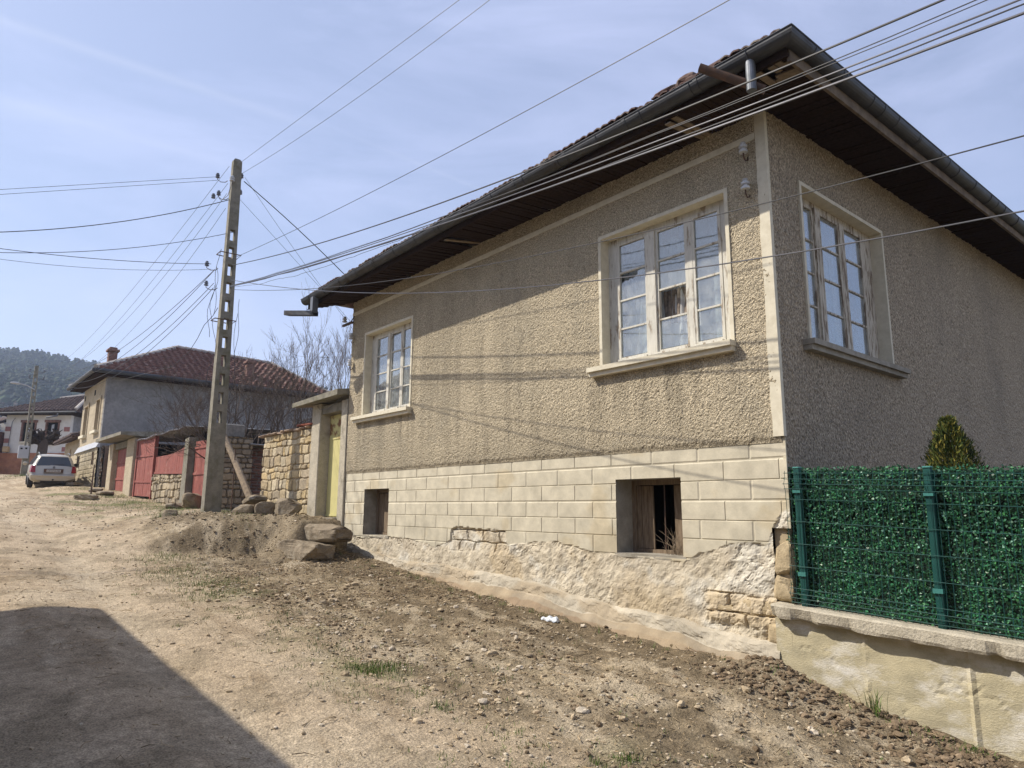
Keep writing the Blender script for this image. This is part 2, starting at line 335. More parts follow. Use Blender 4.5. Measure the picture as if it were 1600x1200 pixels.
    def build(s, name, m, parent=None, smooth=False, recalc=None, base=None):
        V = np.concatenate(s.V); C = np.concatenate(s.C)
        if s.swap: V = V[:, [1, 0, 2]]
        if parent is not None and parent.get('_b') is not None: b = np.array(parent['_b'])
        elif base is not None: b = np.array(base, float)
        else: b = np.array([V[:, 0].mean(), V[:, 1].mean(), V[:, 2].min()])
        P = V-b; P[:, 0] *= s.fr.sx
        me = bpy.data.meshes.new(name)
        fc = [f[::-1] for f in s.Fc] if s.fr.flip else s.Fc
        me.from_pydata(P.tolist(), [], fc); me.update()
        if s.hascol:
            ca = me.color_attributes.new('Col', 'FLOAT_COLOR', 'POINT')
            ca.data.foreach_set('color', np.concatenate([C, np.ones((len(C), 1))], 1).astype(np.float32).ravel())
        if recalc is None: recalc = len(V) < 20000
        if recalc:
            bm = bmesh.new(); bm.from_mesh(me); bmesh.ops.recalc_face_normals(bm, faces=bm.faces); bm.to_mesh(me); bm.free()
        if smooth: me.polygons.foreach_set('use_smooth', [True]*len(me.polygons))
        me.materials.append(m)
        o = bpy.data.objects.new(name, me); COL.objects.link(o)
        if parent is not None: o.parent = parent; o['_b'] = [float(x) for x in b]
        else:
            o.location = s.fr.W(*b); o.rotation_euler = (0, 0, s.fr.phi); o['_b'] = [float(x) for x in b]
        return o
def tag(o, label, cat, group=None):
    o['label'] = label; o['category'] = cat
    if group: o['group'] = group
    return o
def thing(name, label, cat, u, v, z, group=None, fr=ST):
    o = bpy.data.objects.new(name, None); COL.objects.link(o); o.empty_display_size = .2
    o.location = fr.W(u, v, z); o.rotation_euler = (0, 0, fr.phi); o['_b'] = [float(u), float(v), float(z)]
    return tag(o, label, cat, group)
def copy_tree(o, parent=None):
    c = o.copy(); COL.objects.link(c)
    if parent is not None: c.parent = parent
    for ch in list(o.children): copy_tree(ch, c)
    return c
rng = np.random.default_rng(7); random.seed(7)
ICO = None
def ico():
    global ICO
    if ICO is None:
        out_ = []
        for sub in (1, 2, 3, 4, 5):
            bm = bmesh.new(); bmesh.ops.create_icosphere(bm, subdivisions=sub, radius=1)
            out_.append((np.array([v.co[:] for v in bm.verts]), [tuple(v.index for v in f.verts) for f in bm.faces])); bm.free()
        ICO = out_
    return ICO
def rockverts(size, seed, sub=2, blocky=.5, rot=0, nf=7):
    V, F = ico()[sub]; r_ = np.random.default_rng(seed)
    P = V.copy()
    P = np.sign(P)*np.abs(P)**(1-.55*blocky)                 # squarer
    for k in range(nf):                                        # cut flat facets
        d = r_.normal(size=3); d /= np.linalg.norm(d); t = r_.uniform(.62, .95)*np.max(P@d)
        q = P@d-t; P = P-np.outer(np.clip(q, 0, None), d)
    P = P+0.035*(np.stack([vn(P[:, 0]*4+seed, P[:, 1]*4+P[:, 2]*3, k) for k in range(3)], 1)-.5)*2
    P = P*np.array(size)/2
    c, s_ = math.cos(rot), math.sin(rot)
    return np.stack([P[:, 0]*c-P[:, 1]*s_, P[:, 0]*s_+P[:, 1]*c, P[:, 2]], 1), F
exec_parts = []
# ------------------------------------------------------------------ ground (one sheet to the horizon)
def axis(segs):
    out_ = []
    for a, b, st in segs:
        k = max(1, int(round((b-a)/st))); out_.append(np.linspace(a, b, k, endpoint=False))
    out_.append(np.array([segs[-1][1]])); return np.concatenate(out_)
gu = axis([(-900, -60, 60), (-60, -8, 3), (-8, -2.6, .09), (-2.6, 8.6, .034), (8.6, 14, .055), (14, 30, .16), (30, 62, .6), (62, 140, 5), (140, 1500, 90)])
gv = axis([(-900, -60, 120), (-60, -9, 3), (-9, -5.2, .12), (-5.2, .16, .034), (.16, .6, .1), (.6, 6, .6), (6, 40, 3), (40, 200, 20), (200, 1500, 130)])
UU, VV = np.meshgrid(gu, gv, indexing='ij')
ZZ = G(UU, VV, fine=1.0)
far_fade = ss(60, 20, np.abs(UU))
# colours of the earth itself: pale trodden road, brown dug soil on the verge, pale gravelly edge
edge = -2.75+1.1*(fbm(UU*.8, VV*.5, 41, 5, .6)-.5)
soilm = ss(edge-.35, edge+.55, VV+.7*(fbm(UU*3, VV*3, 42, 5, .65)-.5))*ss(14.5, 12, UU)
patch = fbm(UU*2.2, VV*2.2, 51, 5, .6)
dark = ss(.40, .62, fbm(UU*.9+5, VV*1.6, 61, 5, .6))
near_wall = ss(-1.5, -.3, VV)*ss(-.6, 1.0, UU)*.35
road = np.array([.47, .375, .26]); road2 = np.array([.33, .265, .180]); pale = np.array([.53, .445, .325])
soil = np.array([.18, .14, .09]); soil2 = np.array([.335, .268, .178])
c_ = road+(road2-road)*ss(.45, .65, patch)[..., None]
track = (np.exp(-((VV+4.15+.15*np.sin(UU*.4))/.3)**2)+np.exp(-((VV+5.75+.15*np.sin(UU*.35))/.3)**2)+np.exp(-((VV+3.4+.1*np.sin(UU*.5))/.2)**2)*.5)*ss(.3, .6, fbm(UU*.8, VV*2, 76, 4))
c_ = c_+(pale-c_)*(.55*track)[..., None]
c_ = c_+(pale-c_)*(.5*ss(.55, .7, fbm(UU*.7, VV*.7, 71, 4)))[..., None]
# a damp, loamier strip and wheel-packed strips along the road
sc_ = soil2+(soil-soil2)*np.clip(ss(.42, .6, patch)*.5+dark*.8+near_wall, 0, 1)[..., None]
pv = np.exp(-((VV+1.75+.2*np.sin(UU*.6))/.35)**2)*ss(8, 5, UU)*ss(.35, .6, fbm(UU*1.5, VV*3, 75, 3))
sc_ = sc_+(np.array([.42, .345, .23])-sc_)*(.75*pv)[..., None]
stk = ss(.52, .66, fbm(UU*1.2+VV*.5, VV*4.5-UU*.8, 77, 5, .62)); sc_ = sc_+(np.array([.46, .385, .275])-sc_)*(.75*stk*ss(-.2, -.8, VV))[..., None]
hf = fbm(UU*11, VV*11, 78, 4, .7); sc_ = sc_*(.62+.76*hf)[..., None]; c_ = c_*(.80+.40*fbm(UU*9, VV*9, 79, 4, .65))[..., None]
stk2 = ss(.55, .70, fbm(UU*.7, VV*3.2, 80, 5, .6)); c_ = c_+(np.array([.27, .20, .125])-c_)*(.5*stk2)[..., None]
gc = c_+(sc_-c_)*soilm[..., None]
mound = ss(13.2, 12, UU)*ss(7.8, 9, UU)*ss(-2.6, -1.2, VV)*ss(.35, .6, fbm(UU*1.5, VV*1.5, 99, 4))
gc = gc+(soil2*.72-gc)*(mound*.7)[..., None]
green = ss(.52, .66, fbm(UU*1.3, VV*1.3, 81, 5, .6))
gstrip = (ss(-3.6, -3.0, VV)*ss(-1.9, -2.6, VV)*ss(9, 6, UU)*.35+ss(-3.6, -2.4, VV)*ss(13.5, 16, UU)*ss(34, 26, UU)*.75)
gc = gc+(np.array([.16, .17, .07])-gc)*np.clip(green*gstrip, 0, 1)[..., None]
fargreen = ss(50, 90, UU)+ss(12, 30, VV)+ss(-12, -30, VV)
gc = gc+(np.array([.15, .15, .07])-gc)*np.clip(fargreen, 0, .85)[..., None]
P = np.stack([UU, VV, ZZ], -1)
mb = MB(); mb.grid(P, col=gc)
ground = mb.build('ground', M['ground'], recalc=False, smooth=True, base=(0, 0, 0)); set_kind(ground, 'structure')

# loose stones and clods lying on it (nobody could count them)
def scatter_stones(n, ur, vr, smin, smax, cols, seed, dens=None, sub=0):
    r_ = np.random.default_rng(seed); V0, F0 = ico()[sub]; F0 = np.array(F0)
    u = r_.uniform(*ur, n); v = r_.uniform(*vr, n)
    if dens is not None:
        k = r_.uniform(size=n) < dens(u, v); u, v = u[k], v[k]; n = len(u)
    sz = smin*(smax/smin)**(r_.uniform(size=n)**2.6)
    z = G(u, v, 1.0)
    sq = np.stack([r_.uniform(.7, 1.3, n), r_.uniform(.6, 1.1, n), r_.uniform(.35, .75, n)], 1)*sz[:, None]/2
    ang = r_.uniform(0, 6.28, n); jit = r_.uniform(.72, 1.2, (n, len(V0), 1))
    Q = V0[None]*jit*sq[:, None, :]
    c, s_ = np.cos(ang)[:, None], np.sin(ang)[:, None]
    Q = np.stack([Q[..., 0]*c-Q[..., 1]*s_, Q[..., 0]*s_+Q[..., 1]*c, Q[..., 2]], -1)
    Q = Q+np.stack([u, v, z+sq[:, 2]*.35], -1)[:, None, :]
    cc = np.array(cols)[r_.integers(0, len(cols), n)]*r_.uniform(.8, 1.15, (n, 1))
    return Q.reshape(-1, 3), (F0[None]+(np.arange(n)*len(V0))[:, None, None]).reshape(-1, 3), np.repeat(cc, len(V0), 0)
g = MB()
pal_s = [(.47, .38, .26), (.40, .32, .215), (.52, .45, .35), (.36, .285, .19), (.44, .36, .26)]
pal_d = [(.19, .14, .09), (.24, .18, .12), (.15, .11, .07), (.42, .36, .26)]
g.add(*scatter_stones(16000, (-2.6, 9), (-5.6, 0), .006, .05, pal_s, 1, lambda u, v: .22+.78*np.exp(-((v+2.6)/.8)**2)))
g.add(*scatter_stones(15000, (-2.4, 8.6), (-2.9, -.12), .007, .05, pal_d, 2, lambda u, v: ss(.35, .6, fbm(u*1.2, v*1.2, 91, 3))))
g.add(*scatter_stones(1500, (-1.6, .35), (-.75, -.1), .012, .08, pal_d[:3], 3, sub=1))
g.add(*scatter_stones(3600, (9, 26), (-5.2, -.4), .012, .06, pal_s+pal_d[:1], 4))
g.add(*scatter_stones(900, (7.8, 12.6), (-2.0, -.2), .015, .08, pal_d[:3]+[(.30, .235, .15)], 14, sub=1))
g.add(*scatter_stones(9000, (-2.4, 7.8), (-2.7, -.12), .010, .07, pal_d[:3], 15, lambda u, v: ss(.45, .62, fbm(u*1.6, v*1.6, 97, 3))))
g.add(*scatter_stones(600, (2.4, 6.5), (-2.6, -1.3), .02, .10, pal_s, 5, lambda u, v: np.exp(-(((u-5)/1.2)**2+((v+1.9)/.5)**2)), sub=1))
g.add(*scatter_stones(9000, (-2.4, 8.4), (-3.4, -.2), .006, .04, [(.50, .42, .30), (.42, .34, .23), (.55, .48, .37)], 17, lambda u, v: ss(.48, .62, fbm(u*1.1+v*.5, v*3.5, 98, 4))))
g.add(*scatter_stones(900, (-2.4, 8), (-3.3, -.3), .025, .10, pal_s[:3], 8, lambda u, v: ss(.4, .6, fbm(u*1.3, v*1.3, 95, 3)), sub=1))
g.add(*scatter_stones(1300, (9.0, 12.6), (-2.6, -.3), .012, .07, pal_s+pal_d[1:], 6, sub=1))
gr = g.build('gravel', M['stone'], recalc=False, base=(0, 0, 0)); set_kind(gr, 'stuff')
# dry stalks and sticks
g = MB(); r_ = np.random.default_rng(12)
for i in range(3400):
    u = r_.uniform(-1.6, 9.5) if i % 3 else r_.uniform(4, 8.5); v = r_.uniform(-2.8, -.15) if i < 2900 else r_.uniform(-5.2, -2.7)
    a = r_.uniform(0, 6.28); ln = .03+.17*r_.uniform()**3
    z = gz(u, v)+.012; p0 = (u, v, z); p1 = (u+ln*math.cos(a)*.5, v+ln*math.sin(a)*.5, z+r_.uniform(0, .02)); p2 = (u+ln*math.cos(a+.3), v+ln*math.sin(a+.3), z+r_.uniform(-.005, .03))
    t = r_.uniform(.45, 1.35); g.tube([p0, p1, p2], [.0035, .003, .0015], 3, False, (.38*t, .29*t, .18*t))
o = g.build('dry_stalks', M['stone'], recalc=False, base=(0, 0, 0)); set_kind(o, 'stuff')
# grass: clumps of blades, (u, v, radius, blades, height)
def blades(g, u, v, rad, n, h, r_, dead=.15):
    uu = u+r_.normal(size=n)*rad*.5; vv = v+r_.normal(size=n)*rad*.5; zz = G(uu, vv, 1.0)-.005
    for i in range(n):
        a = r_.uniform(0, 6.28); hh = h*r_.uniform(.4, 1.1); w = .0022+.004*h*r_.uniform(.5, 1)*2; bx, by = math.cos(a)*w, math.sin(a)*w
        l = r_.uniform(.1, .7)*hh; la = r_.uniform(0, 6.28); lx, ly = l*math.cos(la), l*math.sin(la)
        x, y, z = uu[i], vv[i], zz[i]
        c = (.30, .25, .13) if r_.uniform() < dead else tuple(np.array((.085, .17, .03))*r_.uniform(.7, 1.35)+np.array((.03, .0, 0))*r_.uniform())
        g.add([(x-bx, y-by, z), (x+bx, y+by, z), (x+lx*.4+bx*.7, y+ly*.4+by*.7, z+hh*.6), (x+lx*.4-bx*.7, y+ly*.4-by*.7, z+hh*.6), (x+lx, y+ly, z+hh)], [(0, 1, 2, 3), (3, 2, 4)], c)
GRASS = []
# ------------------------------------------------------------------ the house in the foreground
house = thing('house', 'large near house with tan pebbledash walls, cream block plinth and dark overhanging eaves', 'house', 4.3, 5, .4)
HL, HD = 8.68, 11.2
def soz(u): return 5.61-.006*u            # soffit height at the front wall
def gtz(u): return 5.74-.0155*(u+.75)     # front gutter lip
def stz(v): return 5.725+.025*(v+.8)      # side gutter lip
def cuts(base, lines):
    a = np.unique(np.round(np.concatenate([base, np.array(lines, float)]), 5)); return a
OPN = [(.46, 2.20, 3.22, 4.90), (6.52, 8.11, 3.20, 4.81)]
# stucco of the street wall: real pebbledash relief
us = cuts(axis([(0, HL, .0095)]), [x for o in OPN for x in o[:2]]); zs = cuts(axis([(2.235, 5.62, .0095)]), [x for o in OPN for x in o[2:]])
U_, Z_ = np.meshgrid(us, zs, indexing='ij')
pb = .5*vn(U_*50, Z_*50, 1)+.3*vn(U_*85, Z_*85, 2)+.20*vn(U_*22, Z_*22, 3)*vn(U_*5, Z_*5, 4)*2
sc2 = np.array([.585, .50, .355])*(.92+.18*fbm(U_*.9, Z_*.7, 51, 4))[..., None]
str_ = ss(.50, .68, fbm(U_*7, Z_*.55, 52, 4))*(.35+.65*ss(5.4, 4.0, Z_)); sc2 = sc2*(1-.16*str_)[..., None]
stp = np.exp(-((U_-4.45-.05*np.sin(Z_*3))/.16)**4)*ss(5.3, 5.1, Z_)*ss(3.0, 3.6, Z_); sc2 = sc2*(1+.13*stp)[..., None]
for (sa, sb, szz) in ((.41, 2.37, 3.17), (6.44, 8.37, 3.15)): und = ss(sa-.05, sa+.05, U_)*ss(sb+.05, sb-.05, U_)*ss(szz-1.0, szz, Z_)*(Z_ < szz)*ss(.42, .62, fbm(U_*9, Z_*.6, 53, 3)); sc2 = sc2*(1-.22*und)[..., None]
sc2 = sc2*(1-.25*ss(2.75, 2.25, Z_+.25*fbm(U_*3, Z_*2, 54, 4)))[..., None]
band = .004*np.sin(Z_*7)+.01*(fbm(U_*1.3, Z_*1.3, 8, 3)-.5)
rag = ss(2.235, 2.30, Z_+.03*(vn(U_*18, Z_*3, 9)-.5))
V_ = -(.006+.018*pb*rag+band*.6+.010*rag)
um, zm = (us[1:]+us[:-1])/2, (zs[1:]+zs[:-1])/2
mask = np.ones((len(us)-1, len(zs)-1), bool)
for (a, b, c, d) in OPN: mask &= ~((um[:, None] > a) & (um[:, None] < b) & (zm[None] > c) & (zm[None] < d))
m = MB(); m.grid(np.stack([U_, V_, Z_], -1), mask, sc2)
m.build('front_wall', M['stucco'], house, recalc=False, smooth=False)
# side wall, in the shade
sv = cuts(axis([(0, 4, .02), (4, HD, .06)]), [.66, 2.67]); sz_ = cuts(axis([(.3, 6.0, .02)]), [3.24, 5.02])
S_, Z2 = np.meshgrid(sv, sz_, indexing='ij')
pb = .6*vn(S_*34, Z2*34, 11)+.4*vn(S_*60, Z2*60, 12)
top_ = np.minimum(Z2, 5.67+.026*S_)
U2 = -(.004+.020*pb+.012*(fbm(S_*1.1, Z2*1.1, 18, 3)-.5))
um, zm = (sv[1:]+sv[:-1])/2, (sz_[1:]+sz_[:-1])/2
mask = ~((um[:, None] > .66) & (um[:, None] < 2.67) & (zm[None] > 3.24) & (zm[None] < 5.02))
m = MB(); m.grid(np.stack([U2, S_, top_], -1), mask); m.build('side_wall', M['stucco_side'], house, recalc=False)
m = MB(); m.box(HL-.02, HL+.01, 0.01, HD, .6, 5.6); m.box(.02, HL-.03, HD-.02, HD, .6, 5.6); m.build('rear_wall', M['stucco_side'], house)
# corner strip and string course in cream paint
m = MB()
zc = np.linspace(2.29, 5.60, 60); prevp = None
for i in range(len(zc)-1):
    j0 = .012*(vn(np.array([zc[i]*9]), np.array([1.]), 4)[0]-.5); j1 = .012*(vn(np.array([zc[i+1]*9]), np.array([1.]), 4)[0]-.5)
    m.hexa([(.075+j0, -.031, zc[i]), (.075+j0, .02, zc[i]), (-.036, .02, zc[i]), (-.036, -.031, zc[i]), (.075+j1, -.031, zc[i+1]), (.075+j1, .02, zc[i+1]), (-.036, .02, zc[i+1]), (-.036, -.031, zc[i+1])])
m.build('corner_strip', M['trim'], house)
m = MB()
uc = np.linspace(.076, HL, 70)
for i in range(len(uc)-1):
    z0, z1 = 5.335-.007*uc[i], 5.335-.007*uc[i+1]; q0, q1 = .008*(random.random()-.5), .008*(random.random()-.5)
    m.hexa([(uc[i], -.034, z0+q0), (uc[i], .0, z0), (uc[i+1], .0, z1), (uc[i+1], -.034, z1+q0), (uc[i], -.034, z0+.068), (uc[i], .0, z0+.068), (uc[i+1], .0, z1+.068), (uc[i+1], -.034, z1+.068)])
m.build('string_course', M['trim'], house)
# plinth: scored blocks above, spalled render and rubble below
ZR = [2.28, 2.09, 1.895, 1.70, 1.505, 1.315, 1.12, .93]
JP, JA, JB = .593, .345, .642
ja = np.arange(JA, HL, JP); jb = np.arange(JB-JP, HL, JP)
GW = .0045
lines_u = np.concatenate([ja-GW, ja+GW, jb-GW, jb+GW, ja, jb, [1.16, 2.06, 7.12, 7.97]]); lines_u = lines_u[(lines_u > 0) & (lines_u < HL)]
lines_z = np.concatenate([[z-GW, z+GW, z] for z in ZR[1:]]+[[1.128, 1.945, 1.15, 1.94]])
us = cuts(axis([(-.03, HL, .017)]), lines_u); zs = cuts(axis([(.15, 2.28, .017)]), lines_z)
U_, Z_ = np.meshgrid(us, zs, indexing='ij')
DEC = [(-.1, 1.68), (0, 1.63), (.05, 1.6), (.13, 1.47), (.21, 1.30), (.61, 1.28), (.91, 1.19), (1.16, 1.08), (2.1, 1.11), (2.65, 1.14), (3.15, 1.22), (4.0, 1.13), (4.04, 1.33), (4.5, 1.315), (5.02, 1.36), (5.29, 1.3), (5.31, 1.14), (5.69, 1.03), (6.42, 1.12), (7.06, 1.15), (7.98, 1.09), (8.7, 1.14)]
decz = interp(U_, DEC)+.06*(fbm(U_*5, Z_*5, 31, 4)-.5)
gone = ss(-.006, .006, decz-Z_)
row = np.searchsorted(-np.array(ZR), -Z_)           # 1.. for rows downwards
par = (row % 2 == 1)
dj = np.where(par, np.abs((U_-JA+JP/2) % JP-JP/2), np.abs((U_-JB+JP/2) % JP-JP/2))
dz_ = np.min(np.abs(Z_[..., None]-np.array(ZR[1:])), -1)
groove = np.maximum(dj < GW+.001, dz_ < GW+.001).astype(float)
bid = np.floor(np.where(par, (U_-JA)/JP, (U_-JB)/JP))*13.7+row*7.1
bl = vn(bid, bid*.3, 5)
Vp = -.001+.007*groove-.002*bl+.004*(fbm(U_*3, Z_*3, 33, 3)-.5)
# rubble under the lost render
holem = ss(5.45, 5.2, U_)*ss(3.9, 4.1, U_)*ss(.98, 1.06, Z_)
rz = np.floor(Z_/.17+.5*fbm(U_*2.5, Z_*2, 2, 3)); ru = U_/.36+rz*.43+.8*fbm(U_*2.5, Z_*3+rz, 7, 3)
fu, fz = np.abs(ru-np.floor(ru)-.5), np.abs((Z_/.17+.5*fbm(U_*2.5, Z_*2, 2, 3))-rz-.5)
stonecell = ss(.5, .44, fu)*ss(.5, .42, fz)
rough = fbm(U_*6, Z_*6, 35, 6, .62); rough2 = fbm(U_*2.2, Z_*2.2, 37, 4)
crack = np.abs(fbm(U_*1.6+3, Z_*2.4, 39, 4)-.5)
smoothz = ss(.35, .65, fbm(U_*.8+2, Z_*1.1, 48, 3)); Vd = .008+(.028+.055*smoothz)*(rough-.5)+.035*(rough2-.5)+holem*(.05-.04*stonecell)+.014*ss(.007, .0, crack)*ss(.45, .6, fbm(U_*2+7, Z_*2, 40, 3))
Vd = np.clip(Vd+.022*(fbm(U_*16, Z_*16, 49, 4, .65)-.5), -.02, .13)
lowst = ss(.98, .80, U_+.25*(rough-.5))*ss(.86, .78, Z_+.1*(rough-.5))*ss(.50, .58, Z_)
Vd = Vd+lowst*(.03-.05*stonecell)
V_ = Vp*(1-gone)+Vd*gone
cb = np.array([.56, .51, .39])*(.95+.09*bl)[..., None]
cb = cb+(np.array([.46, .36, .2])-cb)*(.35*ss(.6, .72, fbm(U_*1.7, Z_*2.5, 43, 4)))[..., None]
stain = ss(1.62, 1.3, Z_)*ss(.45, .6, fbm(U_*2.5, Z_*1.3, 44, 4)); cb = cb*(1-.10*stain)[..., None]
cd_ = np.array([.54, .475, .36])+np.zeros(U_.shape+(3,))
cd_ = cd_+(np.array([.58, .54, .45])-cd_)*ss(.54, .68, fbm(U_*2.1, Z_*2.6, 45, 5, .6))[..., None]
cd_ = cd_+(np.array([.46, .36, .22])-cd_)*(.6*ss(.5, .62, fbm(U_*1.5+9, Z_*1.9, 46, 4)))[..., None]
cd_ = cd_+(np.array([.40, .34, .25])-cd_)*(.5*ss(.55, .68, fbm(U_*5, Z_*5, 47, 4)))[..., None]
cd_ = cd_+(np.array([.48, .38, .24])-cd_)*(lowst*.7)[..., None]
cc = cb+(cd_-cb)*gone[..., None]
um, zm = (us[1:]+us[:-1])/2, (zs[1:]+zs[:-1])/2
mask = np.ones((len(us)-1, len(zs)-1), bool)
for (a, b, c, d) in [(1.16, 2.06, 1.128, 1.945), (7.12, 7.97, 1.15, 1.94)]: mask &= ~((um[:, None] > a) & (um[:, None] < b) & (zm[None] > c) & (zm[None] < d))
mask &= ~((um[:, None] < .16) & (zm[None] < 1.45) & (um[:, None] > -1))       # the corner is broken out to bare stone
m = MB(); m.grid(np.stack([U_, V_, Z_], -1), mask, cc)
plinth = m.build('plinth', M['plinth'], house, recalc=False)
m = MB(); m.box(-.03, .0, -.002, .012, 1.45, 2.279, (.5, .45, .33)); m.box(0.012, .16, .05, .5, .3, 1.46, (.42, .34, .22)); m.build('plinth_return', M['plinth'], house)
for (cu, cv, cz, su, sv2, szz, sd_) in ((.085, .13, 1.16, .25, .26, .36, 3), (.08, .12, .91, .25, .26, .25, 4), (.30, .065, .70, .55, .16, .18, 8), (.03, .085, .71, .26, .2, .17, 9), (.12, .06, .50, .34, .18, .2, 15), (.74, .05, .70, .30, .12, .15, 18)):
    V0, F0 = rockverts((su, sv2, szz), sd_, 3, .9); m = MB(); m.add(V0+np.array([cu, cv, cz]), F0, (.46, .37, .235)); m.build('corner_stone', M['stone'], house)
# battered footing along the ground
FT = [(.12, .42), (.43, .43), (1.5, .50), (2.36, .55), (3.34, .66), (4.51, .74), (7.12, .79), (8.01, .90), (8.72, .95)]
us = axis([(.12, 8.72, .018)]); prof = [(0.09, .03), (.0, .02), (-.03, -.015), (-.045, -.07), (-.055, -.12), (-.07, -.135), (-.10, -.16), (-.14, -.20), (-.18, -.25), (-.24, -.32), (-.30, -.40), (-.34, -.55)]
_pt = np.array(prof); _tt = np.linspace(0, len(prof)-1, 40); prof = list(zip(np.interp(_tt, range(len(_pt)), _pt[:, 0]), np.interp(_tt, range(len(_pt)), _pt[:, 1])))
Pf = np.zeros((len(us), len(prof), 3)); Cf = np.zeros((len(us), len(prof), 3))
zt = interp(us, FT)+.07*(fbm(us*2.5, us*0, 61, 5)-.5)
for j, (dv, dz) in enumerate(prof):
    nz = .075*(fbm(us*5, us*0+j*.13, 63, 6, .62)-.5)+.05*(fbm(us*1.3, us*0+j*.05, 64, 3)-.5)
    jt = .008*((np.abs((us-.2+.29) % .58-.29) < .012) & (3 < j < 18))*ss(3.2, 4.5, us)
    Pf[:, j] = np.stack([us, dv*lerp(1, .55, ss(4, 7.5, us))+nz+jt, zt+dz+nz*.7], -1)
    base_ = np.array([.45, .40, .31]) if j < 17 else (np.array([.31, .255, .18]) if j < 24 else np.array([.27, .20, .13]))
    t = fbm(us*3.3, us*0+j*.10, 65, 5); t2 = ss(.46, .62, fbm(us*1.4, us*0+j*.09, 66, 5)); Cf[:, j] = base_*(.72+.5*t)[:, None]; Cf[:, j] += (np.array([.33, .26, .17])-Cf[:, j])*(.7*t2)[:, None]
m = MB(); m.grid(Pf, None, Cf); m.build('footing', M['plinth'], house, recalc=False)

# joinery ------------------------------------------------------------
def window(par, swap, s0, s1, z0, z1, sillx, rows, cols, mull, pm, trimm, dep=.11, broken=(), tilt=0):
    # s along the wall, d into the wall; cols = (sash left, sash right); mull = widths drawn between them
    mk = lambda: MB(ST, swap)
    t = mk(); e = .042; q = -.036
    t.box(s0, s0+e, q, .03, z0, z1); t.box(s1-e, s1, q, .03, z0, z1); t.box(s0+e, s1-e, q, .03, z1-e, z1)
    i0, i1, zt_ = s0+e, s1-e, z1-e
    t.box(i0-.03, i0, .0301, dep+.12, z0, zt_); t.box(i1, i1+.03, .0301, dep+.12, z0, zt_); t.box(i0, i1, .0301, dep+.12, zt_, zt_+.03)
    win = t.build('window', trimm, par)
    t = mk(); s = sillx
    t.box(s[0], s[1], -.14, .06, z0-.01, z0+.045); t.box(s[0]+.01, s[1]-.01, -.105, .0, z0-.062, z0-.0105); t.box(i0, i1, .0605, dep+.1, z0+.0, z0+.062)
    t.build('sill', trimm, win)
    # fixed frame
    f = mk(); zb, zh = z0+.065, zt_-.10
    f.box(i0, cols[0][0]-.035, dep, dep+.07, zb, zt_); f.box(cols[-1][1]+.035, i1, dep, dep+.07, zb, zt_)
    f.box(cols[0][0]-.034, cols[-1][1]+.034, dep-.004, dep+.07, zh+.035, zt_); f.box(cols[0][0]-.034, cols[-1][1]+.034, dep-.002, dep+.07, zb, zb+.035)
    for k in range(len(cols)-1):
        a, b = cols[k][1]+.03, cols[k+1][0]-.03
        if b-a > .02: f.box(a, b, dep-.03 if mull[k] else dep-.012, dep+.07, zb+.0351, zh+.034)
    f.build('window_frame', pm, win)
    zr = np.linspace(zb+.085, zh, rows+1)
    for k, (a, b) in enumerate(cols):
        h = mk(); o_ = .034
        h.box(a-o_, a, dep-.008, dep+.035, zr[0]-.05, zr[-1]+.033); h.box(b, b+o_, dep-.008, dep+.035, zr[0]-.05, zr[-1]+.033)
        h.box(a, b, dep-.0075, dep+.035, zr[-1], zr[-1]+.0325); h.box(a, b, dep-.007, dep+.035, zr[0]-.0495, zr[0])
        h.box(a-.02, b+.02, dep-.05, dep-.0081, zr[0]-.062, zr[0]-.03)      # weather bar
        for z in zr[1:-1]: h.box(a, b, dep-.004, dep+.028, z-.010, z+.010)
        h.build('sash', pm, win)
        for r in range(rows):
            if (k, r) in broken: kind = broken[(k, r)]
            else: kind = None
            g_ = mk(); za, zb_ = zr[r]+.0101, zr[r+1]-.0101
            if kind == 'gone': continue
            if kind == 'bite':                            # top of the pane broken away, jagged
                pts = [(a, za), (b, za), (b, zb_-.13), (a+.80*(b-a), zb_-.09), (a+.72*(b-a), zb_-.105), (a+.6*(b-a), zb_-.085), (a+.5*(b-a), zb_-.10), (a+.42*(b-a), zb_-.075), (a+.33*(b-a), zb_-.06), (a+.30*(b-a), zb_), (a, zb_)]
                g_.prism(pts, dep+.010, dep+.014)
            else: g_.box(a, b, dep+.010, dep+.014, za, zb_)
            g_.build('pane', M['glass'], win)
    return win
def curtain(par, swap, s0, s1, z0, z1, d, m_, amp=.03, freq=22, name='curtain', pinch=None):
    n, k = 80, 14; s = np.linspace(0, 1, n)[:, None]+np.zeros((1, k)); t = np.linspace(0, 1, k)[None]+np.zeros((n, 1))
    w_ = 1.0
    if pinch: w_ = 1-pinch*np.sin(math.pi*np.clip(t*1.15, 0, 1))**2
    S = s0+(s1-s0)*s*w_; Z = z0+(z1-z0)*t; D = d+amp*np.sin(s*freq*(1+.1*np.sin(s*9)))+amp*.3*np.sin(t*5+s*30)
    mm = MB(ST, swap); mm.grid(np.stack([S, D, Z], -1)); o = mm.build(name, m_, par, smooth=True, recalc=False); return o
w1 = window(house, False, .42, 2.24, 3.235, 4.93, (.41, 2.37), 4, [(.64, .94), (1.07, 1.44), (1.63, 2.02)], [0, 1], M['peel'], M['trim'], broken={(2, 2): 'bite', (1, 1): 'gone'})
w2 = window(house, False, 6.48, 8.15, 3.215, 4.84, (6.44, 8.37), 4, [(6.70, 6.98), (7.07, 7.38), (7.52, 7.90)], [0, 1], M['peel'], M['trim'])
